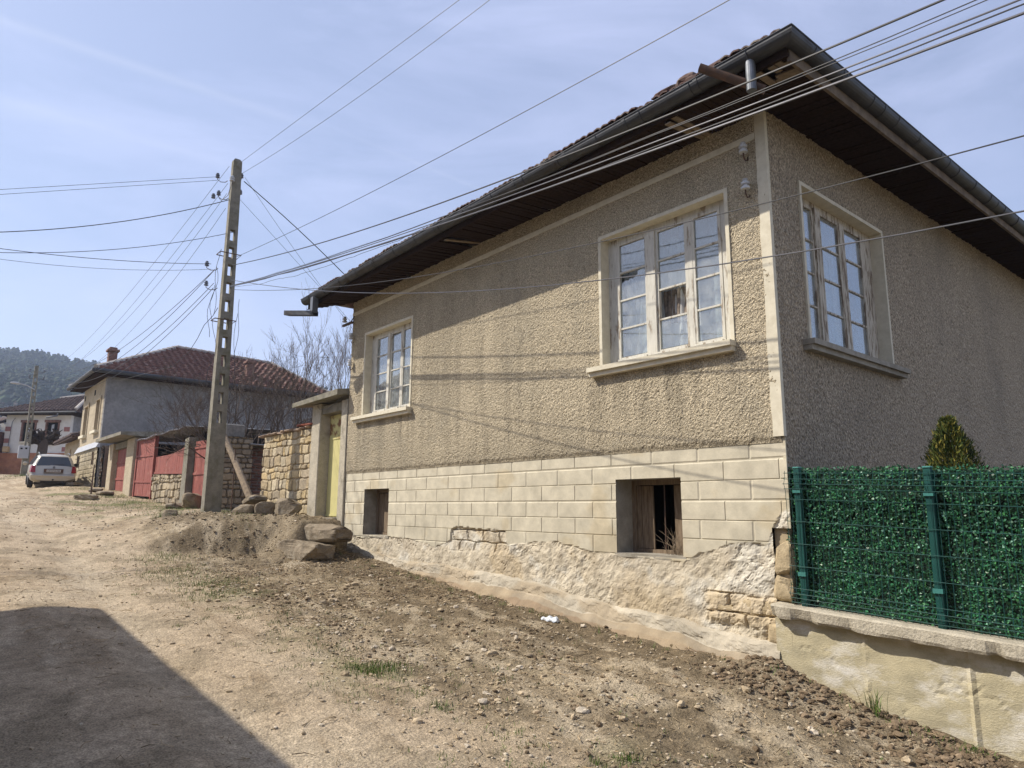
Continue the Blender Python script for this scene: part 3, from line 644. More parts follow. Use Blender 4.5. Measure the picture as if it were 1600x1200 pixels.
w3 = window(house, True, .62, 2.71, 3.255, 5.055, (.50, 2.90), 4, [(.82, 1.13), (1.32, 1.76), (1.93, 2.36)], [1, 0], M['peelside'], M['trim'])
for o in w3.children:
    if o.name.startswith('sill'): o.data.materials[0] = M['concrete']
curtain(w1, False, .5, 1.52, 3.30, 4.9, .25, M['net'], .016, 40); curtain(w1, False, 1.5, 2.2, 3.30, 4.9, .27, M['net'], .018, 30, pinch=.25)
curtain(w1, False, 1.0, 1.55, 3.7, 4.1, .24, M['drape'], .015, 40, name='drape')
curtain(w2, False, 6.55, 7.45, 3.3, 4.8, .28, M['net'], .03, 30); curtain(w2, False, 7.4, 8.1, 3.3, 4.8, .30, M['net'], .03, 24, pinch=.3)
curtain(w3, True, .7, 1.85, 3.35, 5.0, .30, M['net'], .03, 40); curtain(w3, True, 1.85, 2.15, 3.35, 5.0, .32, M['net'], .03, 12)
m = MB()
for (a, b, c, d, e, f) in ((.25, 4.6, .40, 4.5, 2.6, 5.5), (5.0, 8.5, .40, 4.5, 2.6, 5.5)):
    m.box(a, b, d, d+.05, e, f); m.box(a, b, c, d, e-.05, e); m.box(a, b, c, d, f, f+.05); m.box(a-.04, a, c, d, e, f) if a > 3 else None; m.box(b, b+.05, c, d, e, f)
    m.box(a, b, .25, .2501+.14, e, 3.25) ; m.box(a, b, .25, .39, 4.93, f)
m.build('room_shell', M['room'], house)
# cellar openings
def cellar(s0, s1, z0, z1, dep, planks, broke, twigs):
    t = MB(); t.box(s0-.03, s0, .012, dep+.1, z0, z1); t.box(s1, s1+.03, .012, dep+.1, z0, z1); t.box(s0-.03, s1+.03, .012, dep+.1, z1, z1+.03); t.box(s0-.03, s1+.03, .0, dep+.1, z0-.04, z0)
    cw = t.build('cellar_window', M['concrete'], house)
    f = MB(); e = .06
    f.box(s0, s0+e, dep-.02, dep+.05, z0+.0, z1); f.box(s1-e, s1, dep-.02, dep+.05, z0, z1); f.box(s0+e, s1-e, dep-.015, dep+.05, z1-e, z1); f.box(s0+e, s1-e, dep-.01, dep+.05, z0, z0+.04)
    f.build('window_frame', M['wood_old'], cw)
    for i, (a, b, tl) in enumerate(planks):
        p_ = MB(); p_.hexa([(a, dep+.0+tl, z0+.045), (a, dep+.02+tl, z0+.045), (b, dep+.02, z0+.045), (b, dep, z0+.045), (a+.01, dep+tl, z1-.07), (a+.01, dep+.02+tl, z1-.07), (b+.005, dep+.02, z1-.07), (b+.005, dep, z1-.07)])
        p_.build('shutter_plank', M['wood_old'], cw)
    p_ = MB(); p_.tube([(broke, dep-.005, z0+.04), (broke, dep-.005, z1-.06)], .008, 6); p_.build('iron_bar', M['rusty'], cw)
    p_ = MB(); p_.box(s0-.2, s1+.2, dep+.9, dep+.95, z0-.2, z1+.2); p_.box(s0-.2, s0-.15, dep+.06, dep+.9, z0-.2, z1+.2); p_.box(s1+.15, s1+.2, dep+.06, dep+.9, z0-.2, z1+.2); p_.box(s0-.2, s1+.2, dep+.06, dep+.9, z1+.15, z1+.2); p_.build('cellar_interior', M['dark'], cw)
    if twigs:
        p_ = MB(); r_ = np.random.default_rng(5)
        for i in range(46):
            x = s0+.12+r_.uniform(-.08, .14); y = dep-.05-r_.uniform(0, .18); a = r_.uniform(-1.1, 1.3); l = r_.uniform(.1, .38)
            p_.tube([(x, y, z0+.005), (x+.3*l*math.sin(a), y-.02, z0+.6*l*abs(math.cos(a))), (x+l*math.sin(a), y+r_.uniform(-.05, .03), z0+l*abs(math.cos(a)))], [.003, .0025, .001], 3)
        p_.build('dry_twigs', M['rawwood'], cw)
    return cw
cellar(1.16, 2.06, 1.128, 1.945, .30, [(1.22, 1.36, .0), (1.365, 1.47, .01), (1.76, 1.84, .0), (1.845, 1.925, .004), (1.93, 1.995, .0)], 1.60, True)
cellar(7.12, 7.97, 1.15, 1.94, .27, [(7.18, 7.30, 0), (7.305, 7.44, .008), (7.445, 7.58, 0), (7.585, 7.73, .006), (7.735, 7.9, 0)], 7.5, False)
# soffit boards
m = MB(); raw = MB(); r_ = np.random.default_rng(3)
OE, SE = -.665, -.63          # inner edge of fascia, front and side
def fz(u): return gtz(u)-.15
def sz3(v): return stz(v)-.15
u = SE
while u < HL+.60:
    wd = r_.uniform(.055, .075); u1 = u+wd; q = r_.uniform(-.012, .008); um_ = (u+u1)/2
    vin = 0.03
    if um_ < 0: vin = OE*(um_/SE)
    if um_ > HL: vin = OE*((um_-HL)/.60)
    z0, z1 = soz(um_)+q, fz(um_)+q*.5
    zin = z1+(z0-z1)*((vin-OE)/(-OE))
    pl = raw if (-.62 < um_ < -.28 and r_.uniform() < .75) or (.55 < um_ < .75) or (4.6 < um_ < 5.1 and r_.uniform() < .4) else m
    if -.42 < um_ < -.35 or (4.78 < um_ < 4.86): u = u1+.006; continue
    drop = r_.uniform(0, .05) if pl is raw else 0
    if pl is raw: pl = MB()
    pl.hexa([(u, OE, z1-drop), (u, vin, zin-.0), (u1, vin, zin-.0), (u1, OE, z1-drop), (u, OE, z1+.014-drop), (u, vin, zin+.014), (u1, vin, zin+.014), (u1, OE, z1+.014-drop)])
    if pl is not m: pl.build('bare_soffit_board', M['rawwood'], house)
    u = u1+.004+.004*r_.uniform()
v = OE
while v < HD+.3:
    wd = r_.uniform(.055, .075); v1 = v+wd; q = r_.uniform(-.014, .008); vm_ = (v+v1)/2
    uin = .03 if vm_ > 0 else SE*(vm_/OE)
    z0, z1 = 5.65+.026*max(vm_, 0)+q, sz3(vm_)+q*.5; zin = z1+(z0-z1)*((uin-SE)/(-SE))
    pl = MB() if (vm_ < -.3 and r_.uniform() < .6) else m
    pl.hexa([(SE, v, z1), (uin, v, zin), (uin, v1, zin), (SE, v1, z1), (SE, v, z1+.014), (uin, v, zin+.014), (uin, v1, zin+.014), (SE, v1, z1+.014)])
    if pl is not m: pl.build('bare_soffit_board', M['rawwood'], house)
    v = v1+.004+.004*r_.uniform()
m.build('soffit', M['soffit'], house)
# fascia boards
m = MB()
n = 24
for i in range(n):
    a, b = SE-.02+(HL+.62-SE)*i/n, SE-.02+(HL+.62-SE)*(i+1)/n
    m.hexa([(a, OE-.03, fz(a)-.012), (a, OE+.0, fz(a)-.012), (b, OE+.0, fz(b)-.012), (b, OE-.03, fz(b)-.012), (a, OE-.03, gtz(a)), (a, OE, gtz(a)), (b, OE, gtz(b)), (b, OE-.03, gtz(b))])
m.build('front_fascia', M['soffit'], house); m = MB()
for i in range(n):
    a, b = OE-.0+(HD+.3)*i/n, OE+(HD+.3)*(i+1)/n
    m.hexa([(SE-.03, a, sz3(a)-.045), (SE, a, sz3(a)-.045), (SE, b, sz3(b)-.045), (SE-.03, b, sz3(b)-.045), (SE-.03, a, stz(a)), (SE, a, stz(a)), (SE, b, stz(b)), (SE-.03, b, stz(b))])
m.build('side_fascia', M['fascia'], house)
# gutters: half-round, closed profile swept; outward axis given
def gutter(p0, p1, outw, r, name='gutter', miter0=0, miter1=0, n=10):
    p0, p1, ow = Vector(p0), Vector(p1), Vector(outw); g_ = MB(); al = (p1-p0).normalized(); ln = (p1-p0).length
    k = max(2, int(ln/.9)); st = [0]
    for i in range(k): st += [ln*(i+1)/k]
    prof_o = [(r*math.cos(t), -r*math.sin(t)) for t in np.linspace(0, math.pi, 13)]
    prof = prof_o+[(x*.955, y*.955+.002) for x, y in prof_o[::-1]]
    def ring(t, sc=1.0, m0=0):
        c = p0+al*t
        return [tuple(c+ow*(x*sc)+al*(m0*x*sc)+Vector((0, 0, y*sc))) for x, y in prof]
    N_ = len(prof); vs_ = []; f = []
    pos = []
    for i in range(len(st)-1):
        a, b = st[i], st[i+1]
        pos.append((a, 1.0)); pos.append((b-.03 if i < len(st)-2 else b, 1.0))
        if i < len(st)-2: pos.append((b-.03, 1.045)); pos.append((b+.015, 1.045))
    for i, (t, sc) in enumerate(pos):
        vs_ += ring(t, sc, miter0 if i == 0 else (miter1 if i == len(pos)-1 else 0))
    for i in range(len(pos)-1):
        for j in range(N_): jj = (j+1) % N_; f.append((i*N_+j, i*N_+jj, (i+1)*N_+jj, (i+1)*N_+j))
    f.append(tuple(range(N_))); f.append(tuple(range((len(pos)-1)*N_, len(pos)*N_)))
    g_.add(vs_, f)
    g_.tube([p0+ow*r+al*(r*miter0)+Vector((0, 0, .004)), p1+ow*r+al*(r*miter1)+Vector((0, 0, .004))], .009, 6)
    o = g_.build(name, M['gutter'], house)
    t = .35
    while t < ln-.1:
        c = p0+al*t; h = MB()
        h.tube([tuple(c+ow*(x*1.03)+Vector((0, 0, y*1.03-.001))) for x, y in prof_o], .0045, 4); t += .62; h.build('gutter_bracket', M['gutter'], o)
    return o
RG = .095
gutter((-.685, -.745, 5.735), (9.30, -.745, 5.595), (0, -1, 0), RG, miter0=-1)
gutter((-.685, -.745, 5.735), (-.685, HD+.3, 6.025), (-1, 0, 0), RG, miter0=-1)
# near downpipe stub with its rusty spout, far spout
def spout_h(pts, r, mname, name, mm):
    g_ = MB(); g_.tube(pts, r, 14); return g_.build(name, M[mm], house)
g_ = MB(); g_.lathe((-.33, -.76, 5.36), [(.045, 0), (.045, .33)], 16); dp = g_.build('downpipe_stub', M['tin'], house, smooth=False)
def trough(p0, p1, r, wd, mm):
    p0, p1 = Vector(p0), Vector(p1); al = (p1-p0).normalized(); sd_ = al.cross(Vector((0, 0, 1))).normalized(); up = sd_.cross(al)
    prof_o = [(r*math.cos(t), -r*math.sin(t)) for t in np.linspace(-.15, math.pi+.15, 11)]; prof = prof_o+[(x*.9, y*.9) for x, y in prof_o[::-1]]
    N_ = len(prof); vs_ = [tuple(c+sd_*x+up*y) for c in (p0, p1) for x, y in prof]
    f = [(j, (j+1) % N_, N_+(j+1) % N_, N_+j) for j in range(N_)]+[tuple(range(N_)), tuple(range(N_, 2*N_))]
    g2 = MB(); g2.add(vs_, f); return g2.build('drain_spout', M[mm], house)
trough((-.41, -.66, 5.38), (.05, -.98, 5.70), .05, 0, 'rusty')
g_ = MB(); g_.box(8.72, 8.83, -.85, -.74, 5.22, 5.53); g_.build('downpipe_stub', M['tin'], house)
g_ = MB(); g_.prism([(-.055, .04), (0, 0), (.055, .04), (.055, -.045), (-.055, -.045)], 0, 1)
g_ = MB()
L0, L1 = (8.70, -.80, 5.17), (9.42, -1.05, 5.28)
for sgn in (-1, 1):
    g_.hexa([(L0[0], L0[1]+sgn*.06-.004, L0[2]-.01), (L0[0], L0[1]+sgn*.06+.004, L0[2]-.01), (L1[0], L1[1]+sgn*.06+.004, L1[2]-.01), (L1[0], L1[1]+sgn*.06-.004, L1[2]-.01),
             (L0[0], L0[1]+sgn*.06-.004, L0[2]+.075), (L0[0], L0[1]+sgn*.06+.004, L0[2]+.075), (L1[0], L1[1]+sgn*.06+.004, L1[2]+.075), (L1[0], L1[1]+sgn*.06-.004, L1[2]+.075)])
g_.hexa([(L0[0], L0[1]-.06, L0[2]-.018), (L0[0], L0[1]+.06, L0[2]-.018), (L1[0], L1[1]+.06, L1[2]-.018), (L1[0], L1[1]-.06, L1[2]-.018), (L0[0], L0[1]-.06, L0[2]-.0101), (L0[0], L0[1]+.06, L0[2]-.0101), (L1[0], L1[1]+.06, L1[2]-.0101), (L1[0], L1[1]-.06, L1[2]-.0101)])
g_.build('drain_spout', M['gutter'], house)
# roof: hipped planes under clay tiles; the courses at the street eave are modelled
m = MB(); k = .42
e0, e1, e2, e3 = (SE, OE, gtz(SE)+.02), (HL+.6, OE, gtz(HL+.6)+.02), (HL+.6, HD+.3, 5.9), (SE, HD+.3, stz(HD))
run = 4.9; ra, rb = (4.3, 4.6, 5.7+run*k), (4.4, HD-4.2, 5.8+run*k)
for q, nm in (((e0, e1, ra), 0), ((e1, e2, rb, ra), 1), ((e2, e3, rb), 2), ((e3, e0, ra, rb), 3)):
    top2 = [(a, b, c+.05) for a, b, c in q]
    n_ = len(q); m.add(list(q)+top2, [tuple(range(n_)), tuple(range(2*n_-1, n_-1, -1))]+[(i, (i+1) % n_, n_+(i+1) % n_, n_+i) for i in range(n_)])
roof = m.build('roof', M['tile'], house)
m = MB(); r_ = np.random.default_rng(9)
for rowi in range(5):
    u = SE+.02+rowi*.31*.0
    while u < HL+.5:
        if u < SE+rowi*.30*.95-.03: u += .205; continue
        wd = .205; t0 = rowi*.30-.06; du = r_.uniform(-.012, .012); dz = r_.uniform(-.004, .018); yaw = r_.uniform(-.02, .02)
        va = OE+t0*.92+r_.uniform(-.025, .02); zb_ = gtz(u)+.108+(t0+.06)*k*.92+dz
        pr = []
        for j, x in enumerate(np.linspace(0, wd-.004, 9)):
            ph = j/8; hgt = .028*abs(math.sin(ph*math.pi*2))**.8+(.016 if j in (0, 8) else 0)
            pr.append((x, hgt))
        vs_ = []
        for (dv_, dzz) in ((0, 0), (.36, .36*k-.022)):
            for x, h in pr: vs_.append((u+x+yaw*dv_+du, va+dv_, zb_+dzz+h))
            for x, h in pr[::-1]: vs_.append((u+x+yaw*dv_+du, va+dv_, zb_+dzz+h-.017))
        n_ = len(pr)*2
        m.add(vs_, [(j, (j+1) % n_, n_+(j+1) % n_, n_+j) for j in range(n_)]+[tuple(range(n_)), tuple(range(2*n_-1, n_-1, -1))])
        u += wd
tl = m.build('eave_tiles', M['tile'], roof)
for (u, v, z, s_, sd_) in ((.12, -.50, 5.90, (.42, .26, .15), 1), (.50, -.55, 5.92, (.30, .28, .17), 2), (.74, -.48, 5.93, (.36, .3, .12), 5), (.34, -.62, 5.86, (.2, .2, .12), 11), (2.42, -.60, 5.88, (.20, .15, .10), 3), (2.56, -.56, 5.87, (.14, .16, .12), 4), (4.15, -.60, 5.82, (.22, .16, .10), 6), (3.98, -.6, 5.80, (.12, .15, .08), 7), (8.25, -.62, 5.73, (.16, .15, .14), 8)):
    V0, F0 = rockverts(s_, sd_, 2, .9); m = MB(); m.add(V0+np.array([u, v, z]), F0); m.build('broken_tile', M['tile'], roof)
# porcelain insulators on the wall
def insulator(par, p, d, mm='porcelain', r=.044, h=.115, hook=True, fr=ST, ax='z'):
    q = MB(fr)
    q.lathe(p, [(r*.55, 0), (r, .006), (r*1.02, h*.25), (r*.55, h*.33), (r*.55, h*.42), (r*.98, h*.5), (r*.98, h*.68), (r*.5, h*.78), (r*.5, h*.86), (r*.72, h*.92), (r*.6, h)], 12, ax)
    o = q.build('insulator', M[mm], par, smooth=False)
    if hook:
        q = MB(fr); x, y, z = p; q.tube([(x, y, z+.02), (x, y, z-.04), (x+d[0]*.35, y+d[1]*.35, z-.075), (x+d[0]*.8, y+d[1]*.8, z-.05), (x+d[0], y+d[1], z-.0)], .008, 6); q.build('insulator_hook', M['rusty'], o)
    return o
insulator(house, (.17, -.10, 5.19), (0, .09)); insulator(house, (.17, -.10, 4.79), (0, .09))
insulator(house, (8.60, -.09, 4.80), (0, .08)); insulator(house, (8.60, -.09, 4.28), (0, .08))
q = MB(); q.box(8.60, 8.98, -.10, -.06, 5.12, 5.16); q.tube([(8.64, -.08, 5.16), (8.64, .0, 5.33)], .010, 6); q.build('wall_bracket', M['rusty'], house)
insulator(house, (8.92, -.08, 5.20), (0, 0), hook=False)
# ------------------------------------------------------------------ low wall and screened fence
def linez(u): return .775+.045*u           # top of the coping (u is negative here)
cop = thing('garden_wall', 'low stained concrete retaining wall with a rough coping under the green fence', 'wall', -2, 0, -.3)
us = axis([(-6, .13, .03)]); pr = [(.14, 0), (-.02, .003), (-.135, 0), (-.15, -.012), (-.152, -.09), (-.142, -.115), (-.03, -.12), (.14, -.12)]
Pf = np.zeros((len(us), len(pr), 3))
for j, (dv, dz) in enumerate(pr):
    nz = .012*(fbm(us*9, us*0+j, 71, 4)-.5)*2
    chip = .03*ss(.62, .72, vn(us*7, us*0+3, 72))*(j in (4, 5))
    Pf[:, j] = np.stack([us, dv+nz*(.0 if j in (0, 7) else .6)+chip, linez(us)+dz+nz*.4+chip*.4*(j == 5)], -1)
m = MB(); m.grid(Pf); m.add(Pf[-1], [tuple(range(len(pr)))]); m.build('coping', M['coping'], cop, recalc=False)
us = axis([(-6, .06, .03)]); zs = axis([(-.9, .70, .03)]); U_, Z_ = np.meshgrid(us, zs, indexing='ij')
gr_ = np.minimum(np.abs(U_+.62), np.minimum(np.abs(U_+1.38), np.abs(U_+2.3)))
V_ = -.045-.010*(fbm(U_*2, Z_*2, 73, 5)-.5)*2-.016*ss(.02, .005, gr_+.01*vn(U_*3, Z_*14, 4))+.006*ss(.006, .0, np.abs(fbm(U_*.8, Z_*1.6, 75, 5)-.5))
m = MB(); m.grid(np.stack([U_, V_, np.minimum(Z_, linez(U_)-.118)], -1)); m.box(.0, .15, -.046, .14, -.2, .652); m.build('wall_body', M['wallconc'], cop, recalc=False)
fence = thing('fence', 'green mesh fence with artificial leaf screening on the low garden wall', 'fence', -2, 0, .6)
def ptop(u): return 1.985+.036*u
PU = [-.125, -1.21, -2.3, -3.4, -4.5]
for pu in PU:
    m = MB(); m.rbox(pu-.03, pu+.03, -.025, .025, linez(pu)-.01, ptop(pu), .006); p_ = m.build('fence_post', M['green'], fence)
    m = MB(); m.rbox(pu-.033, pu+.033, -.03, .03, ptop(pu)+.0, ptop(pu)+.018, .006); m.build('post_cap', M['greenclip'], p_)
    for z in (ptop(pu)-.20, linez(pu)+.28):
        m = MB(); m.box(pu-.036, pu+.036, -.042, .0, z-.017, z+.017); m.build('fence_clip', M['greenclip'], p_)
m = MB(); r = .0026
def fold(t): return -.032-.030*math.exp(-((t-.10)/.045)**2)-.030*math.exp(-((t-1.08)/.045)**2)
u = -.02
while u > -5:
    zb_, zt_ = linez(u)+.01, ptop(u)-.02; H_ = zt_-zb_
    m.tube([(u, fold(t*1.2/H_*H_/1.2*1.0), zb_+t*H_/1.2) for t in (0, .05, .1, .15, .4, .8, 1.03, 1.08, 1.13, 1.2)], r, 4, False); u -= .052
for t in (.02, .06, .10, .145, .34, .54, .74, .94, 1.035, 1.08, 1.125, 1.18):
    pts = []
    for u in np.linspace(-.01, -5, 30): zb_, zt_ = linez(u)+.01, ptop(u)-.02; pts.append((u, fold(t)-.004, zb_+t*(zt_-zb_)/1.2))
    m.tube(pts, r*1.1, 4, False)
m.build('wire_mesh', M['green'], fence, recalc=False)
r_ = np.random.default_rng(33); n = 48000
uu = .03-5.0*r_.uniform(size=n); hh = r_.uniform(size=n); zz = linez(uu)+.01+hh*(ptop(uu)-linez(uu)-.0)+r_.normal(size=n)*.006
vv = .05+r_.normal(size=n)*.012; ln_ = r_.uniform(.014, .030, n); wd_ = ln_*r_.uniform(.28, .42, n)
az = r_.uniform(-1.3, 1.3, n); tz = r_.uniform(-.2, 3.3, n); D1 = np.stack([np.cos(tz), -np.abs(np.sin(az))*.7, np.sin(tz)], -1); D1 /= np.linalg.norm(D1, axis=1)[:, None]
Nn = np.stack([r_.normal(size=n)*.5, -np.ones(n), r_.normal(size=n)*.5+.4], -1); D2 = np.cross(D1, Nn); D2 /= np.linalg.norm(D2, axis=1)[:, None]
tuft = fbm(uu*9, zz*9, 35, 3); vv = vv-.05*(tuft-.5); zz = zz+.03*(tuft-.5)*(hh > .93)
Cc = np.stack([uu, vv, zz], -1); Q = np.stack([Cc, Cc+D1*ln_[:, None]*.5+D2*wd_[:, None], Cc+D1*ln_[:, None], Cc+D1*ln_[:, None]*.5-D2*wd_[:, None]], 1)
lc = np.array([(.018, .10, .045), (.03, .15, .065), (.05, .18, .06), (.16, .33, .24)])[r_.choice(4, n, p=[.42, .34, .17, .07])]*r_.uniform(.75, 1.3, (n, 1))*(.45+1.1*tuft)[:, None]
m = MB(); m.add(Q.reshape(-1, 3), np.arange(4*n).reshape(-1, 4), np.repeat(lc, 4, 0)); m.box(-5, .07, .062, .07, .60, 1.70, (.008, .03, .018))
for i in range(24): a, b = .07-i*.21, .07-(i+1)*.21; m.hexa([(a, .062, 1.4), (a, .07, 1.4), (b, .07, 1.4), (b, .062, 1.4), (a, .062, ptop(a)-.01), (a, .07, ptop(a)-.01), (b, .07, ptop(b)-.01), (b, .062, ptop(b)-.01)], (.008, .03, .018))
m.build('leaf_screen', M['leafgreen'], fence, recalc=False)
# clipped thuja showing above the fence
th = thing('thuja', 'small golden green thuja peeping over the green fence', 'shrub', -1.09, .95, .62)
r_ = np.random.default_rng(41); n = 16000
t = r_.uniform(size=n)**.8; z = .75+1.68*t; R_ = .31*(1-(np.abs(t-.3)/.72)**2.6*.97).clip(.02)*(.75+.35*vn(t*9, r_.uniform(size=n)*5, 3)); a = r_.uniform(0, 6.28, n); lob = 1+.22*np.sin(a*5+t*9); R2 = R_*lob*np.sqrt(r_.uniform(.25, 1, n))
C_ = np.stack([-1.09+np.cos(a)*R2, .95+np.sin(a)*R2, z], -1); D = np.stack([np.cos(a)*.5, np.sin(a)*.5, np.ones(n)], -1)+r_.normal(size=(n, 3))*.35; D /= np.linalg.norm(D, axis=1)[:, None]
S_ = np.cross(D, r_.normal(size=(n, 3))); S_ /= np.linalg.norm(S_, axis=1)[:, None]; l = r_.uniform(.022, .05, n)[:, None]; w_ = l*.16
Q = np.stack([C_-S_*w_, C_+S_*w_, C_+D*l+S_*w_*.3, C_+D*l-S_*w_*.3], 1); lc = np.array([(.06, .09, .02), (.14, .15, .025), (.30, .25, .05), (.035, .05, .015)])[r_.choice(4, n, p=[.35, .33, .17, .15])]
m = MB(); m.add(Q.reshape(-1, 3), np.arange(4*n).reshape(-1, 4), np.repeat(lc, 4, 0)); m.build('foliage', M['thuja'], th, recalc=False)
m = MB(); m.tube([(-1.09, .95, .6), (-1.09, .95, 1.6), (-1.09, .95, 2.2)], [.03, .02, .006], 6); m.build('trunk', M['bark'], th)
GRASS += [(-.74, -.22, .06, 34, .20), (-.80, -.30, .05, 16, .13), (-1.2, -.28, .16, 60, .05), (-1.45, -.24, .1, 50, .06)]

# ------------------------------------------------------------------ masonry relief
def masonry(s0, s1, z0, z1, d, res, rowh, stw, dep, cols, mortar, seed, jitter=.6, top=None, round_=.5):
    r_ = np.random.default_rng(seed)
    S, Z = np.meshgrid(axis([(s0, s1, res)]), axis([(z0, z1, res)]), indexing='ij')
    Zw = Z+.03*jitter*(fbm(S*2.5, Z*2.5, seed, 3)-.5)*4; Sw = S+.03*jitter*(fbm(S*3, Z*3, seed+9, 3)-.5)*4
    zb_ = [z0-.2]
    while zb_[-1] < z1+.2: zb_.append(zb_[-1]+r_.uniform(*rowh))
    zb_ = np.array(zb_); ri = np.clip(np.searchsorted(zb_, Zw)-1, 0, len(zb_)-2)
    Dm = np.zeros_like(S); T = np.zeros(S.shape, int); ids = np.zeros(S.shape)
    for k in range(len(zb_)-1):
        sb = [s0-.4+r_.uniform(0, .2)]
        while sb[-1] < s1+.4: sb.append(sb[-1]+r_.uniform(*stw))
        sb = np.array(sb); q = ri == k
        if not q.any(): continue
        si = np.clip(np.searchsorted(sb, Sw[q])-1, 0, len(sb)-2)
        ds = np.minimum(Sw[q]-sb[si], sb[si+1]-Sw[q]); dz = np.minimum(Zw[q]-zb_[k], zb_[k+1]-Zw[q])
        e = np.minimum(ds, dz); cr = r_.uniform(.004, .022, len(sb))[si]
        prot = r_.uniform(.4, 1.0, len(sb))[si]
        cornr = np.sqrt(np.clip(.05-ds, 0, 1)**2+np.clip(.05-dz, 0, 1)**2); e2 = np.minimum(e, .05-cornr+.0)
        Dm[q] = ss(.003, .009+cr, e2)*prot
        T[q] = r_.integers(0, len(cols), len(sb))[si]; ids[q] = r_.uniform(.82, 1.15, len(sb))[si]
    rough = fbm(S*14, Z*14, seed+3, 4, .6)-.5
    D = d-dep*Dm-.018*rough*(.4+Dm)
    inm = ss(.12, .3, Dm)[..., None]
    C = np.array(mortar)+(np.array(cols)[T]*ids[..., None]-np.array(mortar))*inm
    if top is not None: Z = np.minimum(Z, top(S))
    return S, Z, D, C
SCOL = [(.50, .41, .26), (.44, .35, .22), (.54, .46, .32), (.40, .33, .23), (.52, .40, .22)]
# sandstone garden wall by the gate
sw = thing('stone_wall', 'coursed yellow sandstone wall between the leaning timber and the gate pillar', 'wall', 11.5, .2, 1.4)
S, Z, D, C = masonry(10.22, 12.87, 1.25, 3.22, .0, .015, (.10, .25), (.12, .42), .042, SCOL, (.38, .31, .21), 21, jitter=1.0)
m = MB(); m.grid(np.stack([S, D, Z], -1), None, C); m.box(10.22, 12.85, .02, .38, 1.25, 3.22, (.4, .33, .22)); m.build('wall_body', M['sandstone'], sw, recalc=False)
m = MB(); r_ = np.random.default_rng(4); u = 10.25
while u < 12.9:
    l = r_.uniform(.18, .36); V0, F0 = rockverts((l, .56, .07), int(u*50), 2, .9); m.add(V0+np.array([u+l/2, .16, 3.25+r_.uniform(-.01, .02)]), F0, np.array((.36, .27, .2))*r_.uniform(.7, 1.1)); u += l*.92
m.build('wall_cap', M['stone'], sw)
for i in range(5):
    V0, F0 = rockverts((.34, .3, .05), 60+i, 2, .9); m = MB(); m.add(V0+np.array([10.35+i*.18, .05+.03*i, 3.32+.012*i]), F0, (.34, .13, .09)); m.build('loose_tile', M['stone'], sw)
# gate
gate = thing('gate', 'yellow rusty steel gate in a concrete surround with a slanting slab, beside the large house', 'gate', 9.4, 0, 1.42)
m = MB(); m.rbox(9.85, 10.24, -.05, .30, 1.2, 3.70, .015); m.build('pillar', M['coping'], gate)
m = MB(); m.rbox(8.71, 8.95, -.04, .30, 1.15, 3.66, .012); m.build('pillar', M['coping'], gate)
m = MB(); m.rbox(8.96, 9.84, -.02, .30, 3.47, 3.64, .01); m.build('lintel', M['oldconc'], gate)
m = MB(); m.hexa([(8.70, -.27, 3.72), (8.70, .55, 3.80), (10.62, .55, 3.76), (10.62, -.33, 3.66), (8.70, -.27, 3.83), (8.70, .55, 3.93), (10.62, .55, 3.86), (10.62, -.33, 3.75)]); m.build('slab_roof', M['oldconc'], gate)
m = MB(); m.box(8.93, 9.86, -.12, .3, 1.30, 1.425); m.build('threshold', M['concrete'], gate)
dn = nodes = M['yellowdoor'].node_tree.nodes; dl = M['yellowdoor'].node_tree.links
dt = dn.new('ShaderNodeTexCoord'); dq = dn.new('ShaderNodeTexNoise'); dq.inputs['Scale'].default_value = 5; dq.inputs['Detail'].default_value = 9; dq.inputs['Roughness'].default_value = .7; dl.new(dt.outputs['Object'], dq.inputs['Vector'])
dsx = dn.new('ShaderNodeSeparateXYZ'); dl.new(dt.outputs['Object'], dsx.inputs[0])
dm = dn.new('ShaderNodeMapRange'); dm.inputs[1].default_value = 1.05; dm.inputs[2].default_value = 1.65; dm.inputs[3].default_value = -.22; dm.inputs[4].default_value = .10; dl.new(dsx.outputs['Z'], dm.inputs[0])
da = dn.new('ShaderNodeMath'); da.operation = 'ADD'; dl.new(dq.outputs['Fac'], da.inputs[0]); dl.new(dm.outputs[0], da.inputs[1])
dr = dn.new('ShaderNodeMapRange'); dr.inputs[1].default_value = .58; dr.inputs[2].default_value = .66; dl.new(da.outputs[0], dr.inputs[0])
bp = dn['Principled BSDF']; old = bp.inputs['Base Color'].links[0].from_socket
dx = dn.new('ShaderNodeMix'); dx.data_type = 'RGBA'; dx.inputs['B'].default_value = (.20, .10, .045, 1); dl.new(dr.outputs[0], dx.inputs['Factor']); dl.new(old, dx.inputs['A']); dl.new(dx.outputs['Result'], bp.inputs['Base Color'])
m = MB(); m.box(8.97, 9.83, .17, .19, 1.44, 3.46)
for z in (1.47, 2.98, 3.43): m.box(8.97, 9.83, .160, .1699, z-.02, z+.02)
door = m.build('door', M['yellowdoor'], gate)
m = MB(); m.box(9.03, 9.07, .125, .169, 2.36, 2.52); m.tube([(9.05, .15, 2.47), (9.05, .10, 2.47), (9.13, .095, 2.47)], .009, 6); m.build('handle', M['rusty'], door)
